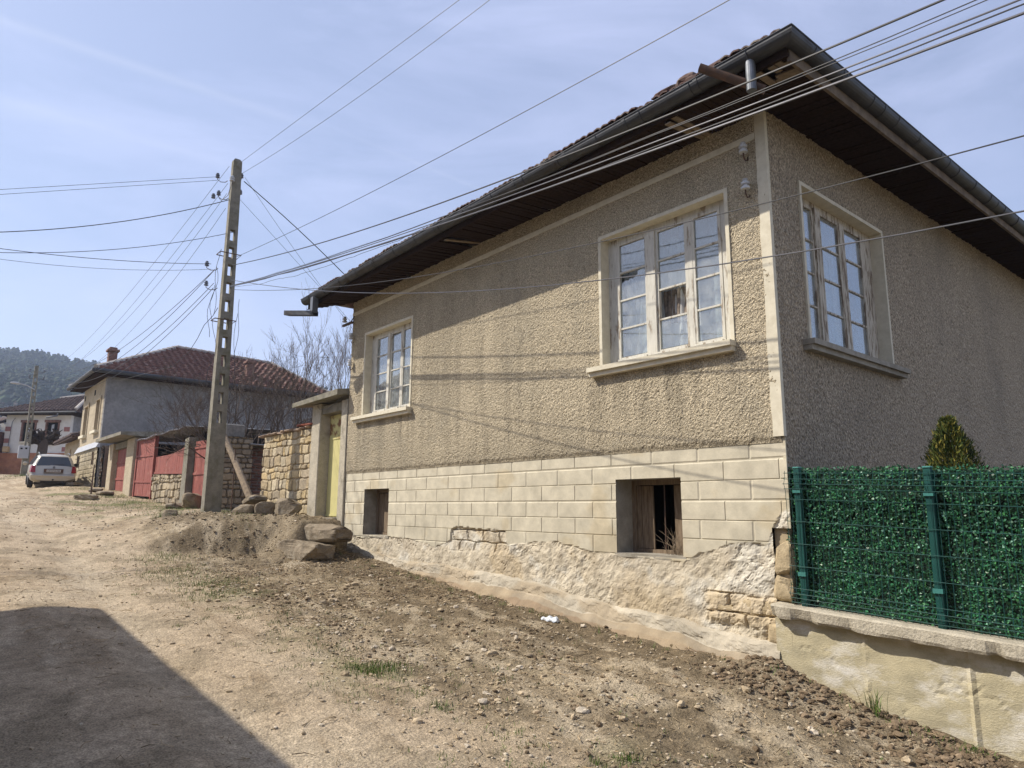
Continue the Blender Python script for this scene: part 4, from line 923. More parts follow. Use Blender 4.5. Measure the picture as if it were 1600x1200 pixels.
def text(name, body, size, mt, parent, fr, u, v, z, yaw=0, ext=.001, tilt=0):
    cu = bpy.data.curves.new(name, 'FONT'); cu.body = body; cu.size = size; cu.extrude = ext; cu.align_x = 'CENTER'; cu.align_y = 'CENTER'
    o = bpy.data.objects.new(name, cu); COL.objects.link(o); bpy.context.view_layer.update()
    dg = bpy.context.evaluated_depsgraph_get(); me = bpy.data.meshes.new_from_object(o.evaluated_get(dg)); me.materials.clear(); me.materials.append(mt)
    bpy.data.objects.remove(o); bpy.data.curves.remove(cu)
    o = bpy.data.objects.new(name, me); COL.objects.link(o); o.parent = parent; b = parent['_b']
    o.location = (fr.sx*(u-b[0]), v-b[1], z-b[2]); o.rotation_euler = (R(90)+tilt, 0, yaw); o['_b'] = [u, v, z]; return o
m = MB(); m.rbox(9.10, 9.215, .158, .1695, 3.12, 3.31, .004); pl_ = m.build('number_plate', M['signwhite'], door)
text('number', '5', .15, M['ink'], pl_, ST, 9.157, .156, 3.215)
m = MB(); m.tube([(10.0, -.06, 3.66), (9.8, -.09, 3.56), (9.5, -.09, 3.53), (9.2, -.08, 3.60), (8.95, -.05, 3.72)], .005, 5); m.build('loose_cable', M['alu'], gate)
# dug step stones and boulders
for nm, lab, (u, v, z, a, b, c), sd_, rt in (
    ('step_stone', 'long pointed slab of stone forming the lowest step below the gate', (8.60, -.86, .88, 2.0, .50, .36), 101, .03),
    ('step_stone', 'broad buried slab of the upper step just under the yellow gate', (8.95, -.45, 1.17, 2.3, .55, .30), 102, -.02),
    ('step_stone', 'squared dark stone left of the step slabs at the foot of the stone wall', (10.35, -.42, 1.18, 1.0, .45, .30), 107, .03),
    ('boulder', 'brown rounded boulder against the sandstone wall near the gate pillar', (10.35, -.42, 1.58, .80, .45, .42), 103, .1),
    ('boulder', 'small grey green block in the middle of the boulders behind the pole', (11.25, -.50, 1.60, .55, .40, .32), 104, .5),
    ('boulder', 'flat tilted slab lying on top of the boulders under the leaning timber', (12.1, -.42, 1.76, .85, .40, .16), 105, .1),
    ('boulder', 'low blocky stone in front of the tilted slab beside the pole', (11.6, -.80, 1.55, .62, .36, .24), 106, -.4),
    ('boulder', 'pale rounded stone at the foot of the red gate, left of the near pole', (16.9, -.35, 1.78, .62, .5, .42), 108, .2),
    ('boulder', 'dark flat stone beside the leaning concrete pillar base', (17.9, -.5, 1.62, .8, .5, .2), 109, .3),
    ('boulder', 'small square stone standing in grass at the left foot of the near pole', (12.6, -2.0, 1.40, .34, .30, .30), 110, .4)):
    V0, F0 = rockverts((a, b, c), sd_, 4 if nm == 'step_stone' else 3, 1.25 if nm == 'step_stone' else 1.15, rt, 5 if nm == 'step_stone' else 11)
    if sd_ == 101: V0[:, 2] -= .20*np.clip((V0[:, 0]-.3), 0, 1)/.7*np.sign(V0[:, 2]).clip(0); V0[:, 0] *= -1*-1
    if sd_ == 105: V0[:, 2] += .18*V0[:, 0]*-1
    V0 = V0+.02*(np.stack([vn(V0[:, 0]*7+k, V0[:, 1]*7+V0[:, 2]*9, 5+k) for k in range(3)], 1)-.5)
    m = MB(); m.add(V0+np.array([u, v, z]), F0); o = m.build(nm, M['slab'], None); tag(o, lab, 'stone')
# timber prop
o = MB().tube([(14.9, -.30, 3.42), (13.7, -.29, 2.52), (12.50, -.28, 1.58)], [.07, .078, .082], 8).build('timber_prop', M['rawwood']); tag(o, 'thick weathered timber leaning down from the stone pier to the boulders', 'timber')
o = MB().tube([(13.9, -.32, 1.5), (13.88, -.32, 2.3), (13.9, -.32, 3.0)], .014, 5).build('iron_rod', M['rusty']); tag(o, 'thin rusty iron rod upright beside the leaning timber', 'rod')
# pier and brick side wall beyond it
pier = thing('stone_pier', 'rough dark stone pier behind the near pole, in shade', 'wall', 15.2, 0, 1.5)
S, Z, D, C = masonry(-.32, .48, 1.35, 3.40, 0, .018, (.08, .22), (.12, .34), .07, [(.34, .28, .2), (.28, .23, .17), (.38, .32, .24)], (.2, .17, .13), 23)
m = MB(ST, True); m.grid(np.stack([S, 15.0+D, Z], -1), None, C); m.build('pier_face', M['sandstone'], pier, recalc=False)
S, Z, D, C = masonry(15.0, 15.75, 1.35, 3.40, 0, .018, (.10, .22), (.14, .34), .07, [(.40, .33, .23), (.36, .3, .2)], (.25, .2, .15), 24)
m = MB(); m.grid(np.stack([S, -.32+D, Z], -1), None, C); m.box(15.03, 15.75, -.3, .46, 1.3, 3.4, (.3, .25, .18)); m.rbox(15.1, 15.5, -.2, .3, 3.4, 3.75, .03, (.26, .25, .23)); m.build('pier_body', M['sandstone'], pier, recalc=False)
bw = thing('brick_wall', 'dark brick yard wall with bits of corrugated tin on top, behind the timber', 'wall', 15.2, 2, 1.5)
S, Z, D, C = masonry(.48, 4.6, 1.4, 3.16, 0, .02, (.078, .08), (.24, .26), .02, [(.20, .10, .075), (.16, .085, .07), (.24, .13, .1)], (.19, .17, .15), 25, jitter=.05)
m = MB(ST, True); m.grid(np.stack([S, 15.2+D, Z], -1), None, C); m.box(.48, 4.6, 15.23, 15.45, 1.4, 3.16, (.2, .1, .08)); m.build('wall_body', M['sandstone'], bw, recalc=False)
def corrugated(name, par, u0, u1, v0, v1, za, zb_, per=.09, amp=.018, mm='corr', sag=0, along='u'):
    n_ = int((u1-u0)/per*6); U1, V1_ = np.meshgrid(np.linspace(u0, u1, n_), np.linspace(v0, v1, 4), indexing='ij')
    Z1 = za+(zb_-za)*(V1_-v0)/(v1-v0)+amp*np.sin((U1-u0)/per*2*math.pi)+sag*np.sin(U1*3.1)
    mm_ = MB(); mm_.grid(np.stack([U1, V1_, Z1], -1)); mm_.grid(np.stack([U1, V1_, Z1-.004], -1)); return mm_.build(name, M[mm], par, recalc=False)
corrugated('tin_cover', bw, 14.9, 15.7, .4, 2.2, 3.24, 3.20); 
GRASS += [(16.9, -.5, .25, 60, .1)]
# ------------------------------------------------------------------ red gates and their yard walls up the street
zg = lambda u: float(interp(np.array([u]), GB)[0])
def planked(par, name, u0, u1, v, z0a, z0b, z1a, z1b, rails, mm='red', bw_=.11, top=None):
    m = MB(); k = max(1, int(round((u1-u0)/bw_))); r_ = np.random.default_rng(int(u0*97))
    for i in range(k):
        a, b = u0+(u1-u0)*i/k, u0+(u1-u0)*(i+1)/k-.006; ta, tb = i/k, (i+1)/k; q = r_.uniform(0, .006)
        za, zb_ = z0a+(z0b-z0a)*ta, z0a+(z0b-z0a)*tb; zc_, zd = (z1a+(z1b-z1a)*ta, z1a+(z1b-z1a)*tb) if top is None else (top(ta), top(tb))
        m.hexa([(a, v-q, za), (a, v+.02, za), (b, v+.02, zb_), (b, v-q, zb_), (a, v-q, zc_), (a, v+.02, zc_), (b, v+.02, zd), (b, v-q, zd)])
    for f_ in rails:
        za, zb_ = z0a+(z1a-z0a)*f_, z0b+(z1b-z0b)*f_
        m.hexa([(u0, v-.03, za-.035), (u0, v-.0071, za-.035), (u1, v-.0071, zb_-.035), (u1, v-.03, zb_-.035), (u0, v-.03, za+.035), (u0, v-.0071, za+.035), (u1, v-.0071, zb_+.035), (u1, v-.03, zb_+.035)])
    return m.build(name, M[mm], par)
g1 = thing('red_gate', 'red metal gate partly hidden behind the near concrete pole', 'gate', 17, 0, 1.55)
planked(g1, 'gate_leaf', 15.85, 17.1, .05, 1.62, 1.62, 3.52, 3.50, (.12, .5, .9)); planked(g1, 'gate_leaf', 17.12, 18.4, .05, 1.62, 1.62, 3.50, 3.52, (.12, .5, .9))
pc = thing('concrete_pillar', 'bare grey concrete gate pillar between the red fence and the red gate', 'pillar', 18.75, .1, 1.5)
m = MB(); m.hexa([(18.5, -.14, 1.45), (18.5, .26, 1.45), (18.95, .26, 1.45), (18.95, -.14, 1.45), (18.52, -.12, 3.66), (18.52, .24, 3.66), (18.93, .24, 3.62), (18.93, -.12, 3.62)]); m.build('shaft', M['oldconc'], pc)
m = MB(); m.tube([(18.45, .06, 1.7), (18.45, .06, 3.4)], .02, 6); m.build('hinge_bar', M['rusty'], pc)
rf = thing('red_fence', 'red planked fence panel with a dipping top on a rubble base wall', 'fence', 21, .1, 1.6)
planked(rf, 'fence_panel', 19.05, 22.95, .06, 2.58, 2.72, 3.5, 3.4, (.06,), top=lambda t: 3.50-.22*math.sin(min(1, t*1.5)*math.pi/2)+.02*t)
S, Z, D, C = masonry(19.0, 22.75, 1.4, 2.72, .02, .03, (.12, .26), (.16, .42), .09, [(.42, .35, .24), (.36, .3, .21), (.46, .38, .26), (.3, .25, .18)], (.24, .2, .15), 27, jitter=1.6, top=lambda s_: 2.56+.04*(s_-19)*.9)
m = MB(); m.grid(np.stack([S, D, Z], -1), None, C); m.box(19.0, 22.75, .04, .35, 1.4, 2.55, (.35, .3, .2)); m.build('rubble_base', M['sandstone'], rf, recalc=False)
g2 = thing('red_gate', 'red double gate under the tin canopy, right of the concrete porch', 'gate', 24, 0, 1.9)
planked(g2, 'gate_leaf', 23.0, 24.15, .02, 1.95, 1.98, 4.0, 4.02, (.25, .7)); planked(g2, 'gate_leaf', 24.17, 25.35, .02, 1.98, 2.02, 4.02, 4.05, (.25, .7))
m = MB(); m.box(22.9, 22.99, -.02, .1, 1.85, 4.1); m.build('gate_post', M['red'], g2); m = MB(); m.box(25.36, 25.5, -.02, .1, 1.85, 4.1); m.build('gate_post', M['red'], g2)
shed = thing('yard_shed', 'dark open shed under pale corrugated tin behind the red fence', 'shed', 22, 2, 1.7)
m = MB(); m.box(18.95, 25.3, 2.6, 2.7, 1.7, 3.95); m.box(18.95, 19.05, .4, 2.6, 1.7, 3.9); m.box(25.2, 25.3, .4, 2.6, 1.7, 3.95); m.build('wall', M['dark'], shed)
corrugated('tin_roof', shed, 19.1, 25.3, -.10, 2.8, 4.02, 4.12, .17, .025, sag=.02)
porch = thing('gate_porch', 'concrete gate porch with a flat slab roof over a narrow red double door', 'porch', 28, 0, 1.95)
m = MB(); m.rbox(25.6, 26.75, -.1, .3, 1.8, 4.18, .02); m.build('pillar', M['beige'], porch); m = MB(); m.rbox(29.25, 30.05, -.1, .3, 1.9, 4.18, .02); m.build('pillar', M['beige'], porch)
m = MB(); m.box(26.76, 29.24, -.02, .3, 3.92, 4.17); m.build('lintel', M['oldconc'], porch)
m = MB(); m.hexa([(25.4, -.62, 4.22), (25.4, .9, 4.2), (30.1, .9, 4.25), (30.1, -.62, 4.25), (25.4, -.62, 4.34), (25.4, .9, 4.44), (30.1, .9, 4.46), (30.1, -.62, 4.38)]); m.build('slab_roof', M['oldconc'], porch)
planked(porch, 'door_leaf', 26.78, 28.0, .1, 2.05, 2.1, 3.9, 3.9, (.33, .7), bw_=.13); planked(porch, 'door_leaf', 28.02, 29.22, .1, 2.1, 2.15, 3.9, 3.9, (.33, .7), bw_=.13)
g3 = thing('red_gate', 'narrow red gate squeezed between the porch and the beige house', 'gate', 30.4, 0, 2.2)
planked(g3, 'gate_leaf', 30.08, 30.75, .05, 2.25, 2.3, 4.05, 4.05, (.3, .65))
S, Z, D, C = masonry(30.76, 31.05, 2.1, 4.2, -.15, .04, (.10, .2), (.12, .3), .1, [(.2, .17, .14), (.26, .22, .17)], (.12, .1, .08), 29)
m = MB(); m.grid(np.stack([S, D, Z], -1), None, C); m.box(30.76, 31.05, -.12, .3, 2.1, 4.2, (.2, .17, .14)); o = m.build('rubble_pier', M['sandstone'], None, recalc=False); tag(o, 'thin dark rubble pier at the near corner of the beige house', 'wall')
# stake stuck in a slab beside the road
st = thing('stake', 'thin iron stake standing in a flat slab at the road edge before the red gates', 'stake', 23.9, -1.6, gz(23.9, -1.6))
m = MB(); z = gz(23.9, -1.6); m.tube([(23.9, -1.6, z), (23.93, -1.6, z+.6), (23.88, -1.6, z+1.15)], [.03, .025, .015], 6); m.build('rod', M['rusty'], st)
V0, F0 = rockverts((1.5, .7, .26), 77, 3, .9, .1); m = MB(); m.add(V0+np.array([23.9, -1.75, z+.02]), F0); m.build('slab', M['slab'], st)
for i, (u, v, a, lab) in enumerate(((25.5, -.9, 1.1, 'flat stone lying before the porch of the red door'), (27.8, -.8, .9, 'stone lying at the foot of the porch pillar nearest the car'), (32, -.9, 1.2, 'tilted slab on the verge beside the car'), (33.6, -.95, 1.0, 'slab furthest up the verge by the block plinth'))):
    V0, F0 = rockverts((a, .5, .18), 130+i, 3, .9, .2*i); m = MB(); m.add(V0+np.array([u, v, gz(u, v)+.06]), F0); o = m.build('flat_stone', M['slab']); tag(o, lab, 'stone')
# ------------------------------------------------------------------ concrete lattice poles
def pole(u, v, z0, z1, label, holes, grp='concrete poles along the street'):
    o = thing('utility_pole', label, 'pole', u, v, z0, grp)
    hv = lambda z: lerp(.178, .095, (z-z0)/(z1-z0)); hu = lambda z: lerp(.112, .066, (z-z0)/(z1-z0)); lean = lambda z: -.05*(z-z0)/(z1-z0)
    m = MB(); zs_ = [z0-.6]
    def blk(za, zb_, va, vb):      # va, vb: functions of z giving the v limits
        n_ = max(1, int((zb_-za)/.5)); zz = np.linspace(za, zb_, n_+1)
        for a, b in zip(zz[:-1], zz[1:]):
            m.hexa([(u-hu(a), va(a), a), (u-hu(a), vb(a), a), (u+hu(a), vb(a), a), (u+hu(a), va(a), a), (u-hu(b), va(b), b), (u-hu(b), vb(b), b), (u+hu(b), vb(b), b), (u+hu(b), va(b), b)])
    L_ = lambda z: v+lean(z)-hv(z); R2 = lambda z: v+lean(z)+hv(z); wi = .055
    a_ = lambda z: v+lean(z)-wi; b_ = lambda z: v+lean(z)+wi
    blk(z0-.6, holes[0][0], L_, R2); blk(holes[-1][1], z1-.06, L_, R2)
    for i, (ha, hb) in enumerate(holes):
        blk(ha, hb, L_, a_); blk(ha, hb, b_, R2)
        if i < len(holes)-1: blk(hb, holes[i+1][0], L_, R2)
    a = z1-.06; q = .03
    m.hexa([(u-hu(a), L_(a), a), (u-hu(a), R2(a), a), (u+hu(a), R2(a), a), (u+hu(a), L_(a), a), (u-hu(a)+q, L_(a)+q*1.3, z1), (u-hu(a)+q, R2(a)-q*1.3, z1), (u+hu(a)-q, R2(a)-q*1.3, z1), (u+hu(a)-q, L_(a)+q*1.3, z1)])
    m.build('shaft', M['oldconc'], o)
    return o
hz = [(3.394+0.415452*k, 3.394+0.415452*k+0.26166) for k in range(11)]
p1 = pole(12.24, -1.293, 1.42, 9.557, 'tall near concrete pole with a ladder of square holes and many wires', hz)
for (v, z, d, mm) in ((-1.741, 8.969, .22, 'dkins'), (-1.218, 9.14, -.20, 'dkins'), (-1.688, 8.563, .22, 'dkins'), (-1.218, 8.734, -.20, 'dkins'), (-1.805, 6.855, .24, 'dkins'), (-1.784, 6.406, .24, 'dkins'), (-1.795, 8.457, 0, 'dkins')):
    insulator(p1, (12.24, v, z), (0, d), mm, .045, .11, hook=abs(d) > 0)
insulator(p1, (12.1, -1.464, 8.926), (0, 0), 'porcelain', .055, .13, hook=False)
for z in (7.218, 5.68): m = MB(); m.tube([(12.101, -1.581, z), (12.101, -1.132, z+.01), (12.379, -1.132, z), (12.379, -1.581, z), (12.101, -1.581, z)], .012, 5); m.build('pole_band', M['rusty'], p1)
r_ = np.random.default_rng(8)
for i, (v0, za, zb_, amp) in enumerate(((-1.645, 6.833, 5.552, .06), (-1.698, 6.406, 5.231, .05), (-1.613, 7.26, 5.765, .04), (-1.111, 5.872, 3.95, .04), (-1.079, 6.192, 4.804, .03), (-1.57, 5.552, 4.163, .07))):
    pts = [(12.08, v0+amp*math.sin(t*7+i)-.02*t, za+(zb_-za)*t) for t in np.linspace(0, 1, 9)]
    MB().tube(pts, .005, 4).build('drop_wire', M['wire'], p1)
MB().tube([(12.069, -1.464, 8.916), (12.059, -1.538, 8.542), (12.08, -1.666, 8.382), (12.08, -1.72, 8.435)], .008, 5).build('jumper_wire', M['alu'], p1)
p2 = pole(45.25, -1.50, 3.15, 9.75, 'distant concrete pole with a lamp arm and grey meter box by the white house', [(5.0+.42*k, 5.0+.42*k+.25) for k in range(10)])
m = MB(); m.tube([(45.2, -1.5, 8.3), (45.1, -1.9, 8.5), (45.0, -2.25, 8.56)], .035, 6); la = m.build('lamp_arm', M['boxgrey'], p2)
m = MB(); m.add(rockverts((.22, .55, .14), 3, 2, .2)[0]+np.array([45.0, -2.45, 8.56]), ico()[2][1]); m.build('lamp_head', M['boxgrey'], la)
m = MB(); m.rbox(45.0, 45.25, -1.92, -1.42, 4.30, 5.02, .02); mbx = m.build('meter_box', M['boxgrey'], p2)
for (a, b) in ((-1.79, 4.86), (-1.57, 4.88)): MB().box(44.985, 44.9995, a-.05, a+.05, b-.05, b+.04).build('meter_window', M['dark'], mbx)
for z, v in ((9.4, -1.85), (9.4, -1.15), (9.0, -1.85), (9.0, -1.15)): insulator(p2, (45.2, v, z), (0, .25 if v < -1.5 else -.25), 'dkins', .06, .14)
# ------------------------------------------------------------------ wires
def wire(name, label, pts, r=.006, plane='v', const=-1.399, ext=None, mm='wire', group=None, deg=2, kink=0, c2=None):
    h_ = np.array([p[0] for p in pts]); z_ = np.array([p[1] for p in pts]); deg = min(deg, len(pts)-1)
    co = np.polyfit(h_, z_, deg); lo, hi = h_.min(), h_.max()
    if ext is not None: lo, hi = min(lo, ext), max(hi, ext)
    hh = np.linspace(hi, lo, 48); zz = np.polyval(co, np.clip(hh, h_.min()-3, h_.max()+3))
    # beyond the seen span the wire runs on with its end slope
    for k, x in enumerate(hh):
        if x < h_.min()-3 or x > h_.max()+3:
            e = h_.min()-3 if x < h_.min() else h_.max()+3; s_ = np.polyval(np.polyder(co), e); zz[k] = np.polyval(co, e)+s_*(x-e)*.35
    cc_ = np.full_like(hh, const) if c2 is None else np.interp(hh, [c2[0], c2[2]], [c2[1], c2[3]])
    if kink: zz = zz+kink*(fbm(hh*2.3, hh*0, 9, 3)-.5)
    P_ = [((x, c, z) if plane == 'v' else (c, x, z)) for x, c, z in zip(hh, cc_, zz)]
    o = MB().tube(P_, r, 5).build('power_cable' if r > .0055 else 'wire', M[mm], None, recalc=False)
    return tag(o, label, 'wire', group)
GW1 = 'wires crossing in front of the house'
wire('w', 'topmost thin bare wire rising from the near pole to the sky top', [(11.973, 9.311), (3.408, 8.254)], .004, ext=-20)
wire('w', 'second thin bare wire rising steeply from the near pole top', [(12.187, 9.055), (11.567, 8.948), (2.746, 7.848)], .004, ext=-20)
wire('w', 'lone wire sloping up from the near pole, above the roof line all the way', [(11.856, 7.015), (8.726, 6.641), (5.202, 6.278), (-0.523, 5.829)], .0045, ext=-20, mm='wire')
wire('w', 'thick black cable crossing the eaves, uppermost of the bundle over the gutter', [(11.813, 6.855), (5.159, 5.69), (1.272, 5.188), (-2.05, 4.889)], .0085, ext=-20, group=GW1)
wire('w', 'thin wire of the bundle just under the uppermost black cable', [(11.824, 6.385), (8.15, 5.808), (5.138, 5.413), (1.282, 5.092), (-2.285, 4.751)], .0042, ext=-20, group=GW1, kink=.02)
wire('w', 'second thin wire of the bundle, close beside the first thin one', [(11.824, 6.385), (8.15, 5.829), (5.138, 5.434), (1.282, 5.06), (-2.285, 4.729)], .0036, ext=-20, group=GW1, kink=.03)
wire('w', 'twisted pale cable in the middle of the bundle across the eaves', [(11.824, 6.385), (5.138, 5.391), (1.282, 5.007), (-2.466, 4.633)], .0065, ext=-20, group=GW1, mm='alu')
wire('w', 'slack cable of the bundle just over the lowest one', [(11.813, 6.363), (8.15, 5.765), (5.138, 5.338), (1.282, 4.954), (-2.466, 4.59)], .0055, ext=-20, group=GW1, kink=.03)
wire('w', 'lowest and thickest cable of the bundle under the dark eaves', [(11.813, 6.363), (8.15, 5.787), (5.138, 5.37), (1.282, 4.911), (-2.466, 4.548)], .0095, ext=-20, group=GW1, mm='alu')
wire('w', 'slack curling wire below the bundle between pole and eave end', [(11.813, 6.342), (9.965, 5.979), (8.919, 5.787), (5.138, 5.338), (4.07, 5.253)], .0035, kink=.06)
wire('w', 'twisted cable passing low across both upper window panes', [(11.824, 6.513), (9.955, 5.968), (7.648, 5.253), (2.852, 4.12), (0.503, 3.661), (-2.338, 3.33)], .006, ext=-20, group=GW1, mm='alu', deg=3)
wire('w', 'single wire passing across the top frame of the large window', [(11.759, 6.289), (8.961, 5.584), (7.391, 5.242), (3.504, 4.505), (0.973, 4.142), (-0.651, 3.928), (-2.381, 3.789)], .005, ext=-20, group=GW1, deg=3)
# a power line along the eaves whose faint shadow falls on the stucco
GL = 'wires from the near pole to the left edge'
wire('w', 'upper of the two close wires leaving the pole top to the left', [(-1.741, 9.012), (-2.532, 8.659), (-5.586, 7.463)], .0045, 'u', 12.24, -14, group=GL, deg=1)
wire('w', 'lower of the two close wires leaving the pole top to the left', [(-1.741, 8.926), (-2.521, 8.574), (-5.575, 7.367)], .0045, 'u', 12.24, -14, group=GL, deg=1)
wire('w', 'thick sagging cable going left just below the pole top insulators', [(-1.346, 8.542), (-1.634, 8.478), (-2.467, 7.933), (-3.429, 7.442), (-5.49, 6.641)], .009, 'u', 12.24, -14, group=GL)
wire('w', 'sagging cable going left from the band above the pole holes', [(-1.293, 7.741), (-1.581, 7.688), (-2.414, 7.271), (-3.931, 6.641), (-5.447, 6.256)], .0065, 'u', 12.24, -14, group=GL)
wire('w', 'black cable running nearly level left from the upper side insulator', [(-1.72, 6.929), (-2.574, 6.726), (-3.909, 6.513), (-5.458, 6.321)], .0065, 'u', 12.24, -14, group=GL)
wire('w', 'thin lowest wire running left from the side insulator', [(-1.709, 6.812), (-2.681, 6.534), (-3.899, 6.321), (-5.436, 6.118)], .0042, 'u', 12.24, -14, group=GL)
GR = 'wires from the near pole down behind the roof'
wire('w', 'thick black cable dropping from the pole top onto the eave tiles', [(-1.154, 9.076), (0.117, 8.328), (1.484, 7.421)], .011, 'u', 12.24, 14, group=GR)
wire('w', 'thin wire dropping beside the thick cable from the pole top', [(-1.143, 9.183), (-0.193, 8.115), (0.897, 6.951)], .004, 'u', 12.24, 14, group=GR)
wire('w', 'thin wire dropping from the lower right insulator behind the eave end', [(-1.303, 8.681), (-0.331, 7.901), (0.854, 6.94)], .004, 'u', 12.24, 14, group=GR)
GU = 'wires from the near pole up the street'
for i, (lab, pts, c2) in enumerate((('outermost left wire of four falling from the pole top to the hill', [(12.614, 9.503), (13.426, 9.45), (16.598, 9.151), (25.964, 8.542), (33.686, 8.467), (48.285, 9.824)], None),
    ('second wire of four falling from the pole top to the hill', [(12.614, 9.076), (13.319, 8.991), (16.437, 8.659), (23.443, 8.019), (30.182, 7.794), (48.285, 9.396)], None),
    ('third wire of four falling from the pole top to the hill', [(12.614, 8.862), (12.945, 8.756), (16.32, 8.296), (22.375, 7.805), (30.001, 7.72), (48.285, 9.717)], None),
    ('innermost wire of four falling from the pole top, ending above the brick chimney', [(12.614, 8.489), (12.86, 8.382), (16.17, 7.816), (20.271, 7.324), (23.871, 7.1), (48.285, 9.29)], None))):
    wire('w', lab, pts, .0045, group=GU, deg=3)
for lab, pts in (('upper cable of the pair falling from the upper side insulator to the chimney', [(13.041, 7.154), (15.871, 6.865), (17.687, 6.823), (26.199, 7.068), (33.333, 7.581)]), ('lower cable of the pair falling from the upper side insulator', [(13.041, 7.068), (15.861, 6.812), (17.185, 6.726), (22.044, 6.534), (33.333, 7.367)]),
    ('upper cable of the pair falling from the lower side insulator to the roof', [(13.041, 6.726), (15.743, 6.481), (16.106, 6.502), (19.556, 6.246), (33.333, 7.154)]), ('lower cable of the pair falling from the lower side insulator', [(13.041, 6.62), (15.54, 6.363), (18.039, 6.107), (33.333, 6.94)])):
    wire('w', lab, pts, .0075, group=GU, deg=2)
o = MB().tube([(12.4, -1.453, 6), (12.87, -1.399, 5.936), (13.575, -1.378, 5.851), (14.323, -1.293, 5.68), (15.711, -1.079, 5.637), (19.449, -0.545, 5.872), (33.333, 0.096, 7.26)], .007, 5).build('wire', M['wire']); tag(o, 'kinked slack wire low on the near pole drooping towards the tiled roof', 'wire')
# ------------------------------------------------------------------ beige house up the street
bh = thing('rendered_house', 'two-storey house with beige street front, bare grey side wall and red tiled roof', 'house', 36, 5, 2.4)
BU0, BU1, BV0, BV1, BZ = 31.05, 36.4, -.28, 9.4, 7.28
m = MB()
def wallgrid(mb_, u0, u1, z0, z1, v, ops, swap=False):
    a = np.unique(np.array([u0, u1]+[x for o in ops for x in o[:2]])); b = np.unique(np.array([z0, z1]+[x for o in ops for x in o[2:]]))
    for i in range(len(a)-1):
        for j in range(len(b)-1):
            um_, zm_ = (a[i]+a[i+1])/2, (b[j]+b[j+1])/2
            if any(o[0] < um_ < o[1] and o[2] < zm_ < o[3] for o in ops): continue
            mb_.box(a[i], a[i+1], v, v+.3, b[j], b[j+1])
WN = [(31.9, 32.75, 4.95, 6.35), (34.7, 35.6, 4.93, 6.33)]
wallgrid(m, BU0, BU1, 4.42, BZ, BV0, WN); m.build('street_wall', M['beige'], bh)
m = MB(); m.box(BU0-.02, BU0+.28, BV0+.0, BV1, 2.0, BZ); m.build('side_wall', M['grey'], bh)
m = MB(); m.box(BU0+.28, BU1, BV0+.3, BV1, 6.9, 7.2); m.box(BU1-.3, BU1, BV0+.3, BV1, 2.5, 6.9); m.build('rear_wall', M['grey'], bh)
S, Z, D, C = masonry(BU0, BU1, 1.9, 4.16, BV0-.06, .035, (.19, .20), (.38, .42), .03, [(.47, .40, .27), (.44, .37, .25)], (.34, .29, .2), 31, jitter=.05)
km = (S[:-1, :-1] > 0)
for (a, b, c, d) in ((31.75, 32.05, 3.42, 3.98), (35.2, 35.75, 3.42, 3.98)): km &= ~((S[:-1, :-1] > a) & (S[:-1, :-1] < b) & (Z[:-1, :-1] > c) & (Z[:-1, :-1] < d))
m = MB(); m.grid(np.stack([S, D, Z], -1), km, C); m.build('block_plinth', M['sandstone'], bh, recalc=False)
for (a, b) in ((31.75, 32.05), (35.2, 35.75)): m = MB(); m.box(a-.05, b+.05, BV0+.1, BV0+.15, 3.3, 4.1); m.box(a-.05, a, BV0-.1, BV0+.1, 3.4, 4.0); m.box(b, b+.05, BV0-.1, BV0+.1, 3.4, 4.0); m.build('cellar_window', M['wood_old'], bh)
m = MB(); m.hexa([(BU0-.03, BV0-.16, 4.13), (BU0-.03, BV0-.0, 4.13), (BU1, BV0-.0, 4.13), (BU1, BV0-.16, 4.13), (BU0-.03, BV0-.02, 4.43), (BU0-.03, BV0-.0, 4.43), (BU1, BV0-.0, 4.43), (BU1, BV0-.02, 4.43)]); m.build('band_course', M['boxgrey'], bh)
for (a, b, c, d) in WN:
    m = MB(); m.box(a-.16, b+.16, BV0-.06, BV0-.001, d, d+.14); m.box(a-.1, a, BV0-.04, BV0-.001, c, d); m.box(b, b+.1, BV0-.04, BV0-.001, c, d); wn = m.build('window', M['beige'], bh)
    m = MB(); m.box(a-.15, b+.15, BV0-.16, BV0-.001, c-.12, c); m.build('sill', M['trim'], wn)
    m = MB(); m.box(a, b, BV0+.16, BV0+.2, c, d); m.build('shutter', M['wood_old'], wn)
m = MB(); m.box(33.4, 33.7, BV0-.01, BV0+.02, 6.7, 6.95); m.box(35.9, 36.1, BV0-.01, BV0+.02, 6.7, 6.95); m.build('vent', M['dark'], bh)
ev = [(30.45, -.85, 7.40), (37.0, -.85, 7.40), (37.0, 10.0, 7.42), (30.45, 10.0, 7.42)]; rd = [(33.7, 3.1, 9.45), (33.7, 7.9, 9.30)]
m = MB()
def roofplane(mb_, q, th=.12):
    n_ = len(q); t2 = [(a, b, c+th) for a, b, c in q]; mb_.add(list(q)+t2, [tuple(range(n_)), tuple(range(2*n_-1, n_-1, -1))]+[(i, (i+1) % n_, n_+(i+1) % n_, n_+i) for i in range(n_)])
for q in ((ev[0], ev[1], rd[0]), (ev[1], ev[2], rd[1], rd[0]), (ev[2], ev[3], rd[1]), (ev[3], ev[0], rd[0], rd[1])): roofplane(m, q, .05)
broof = m.build('roof', M['oldtile'], bh)
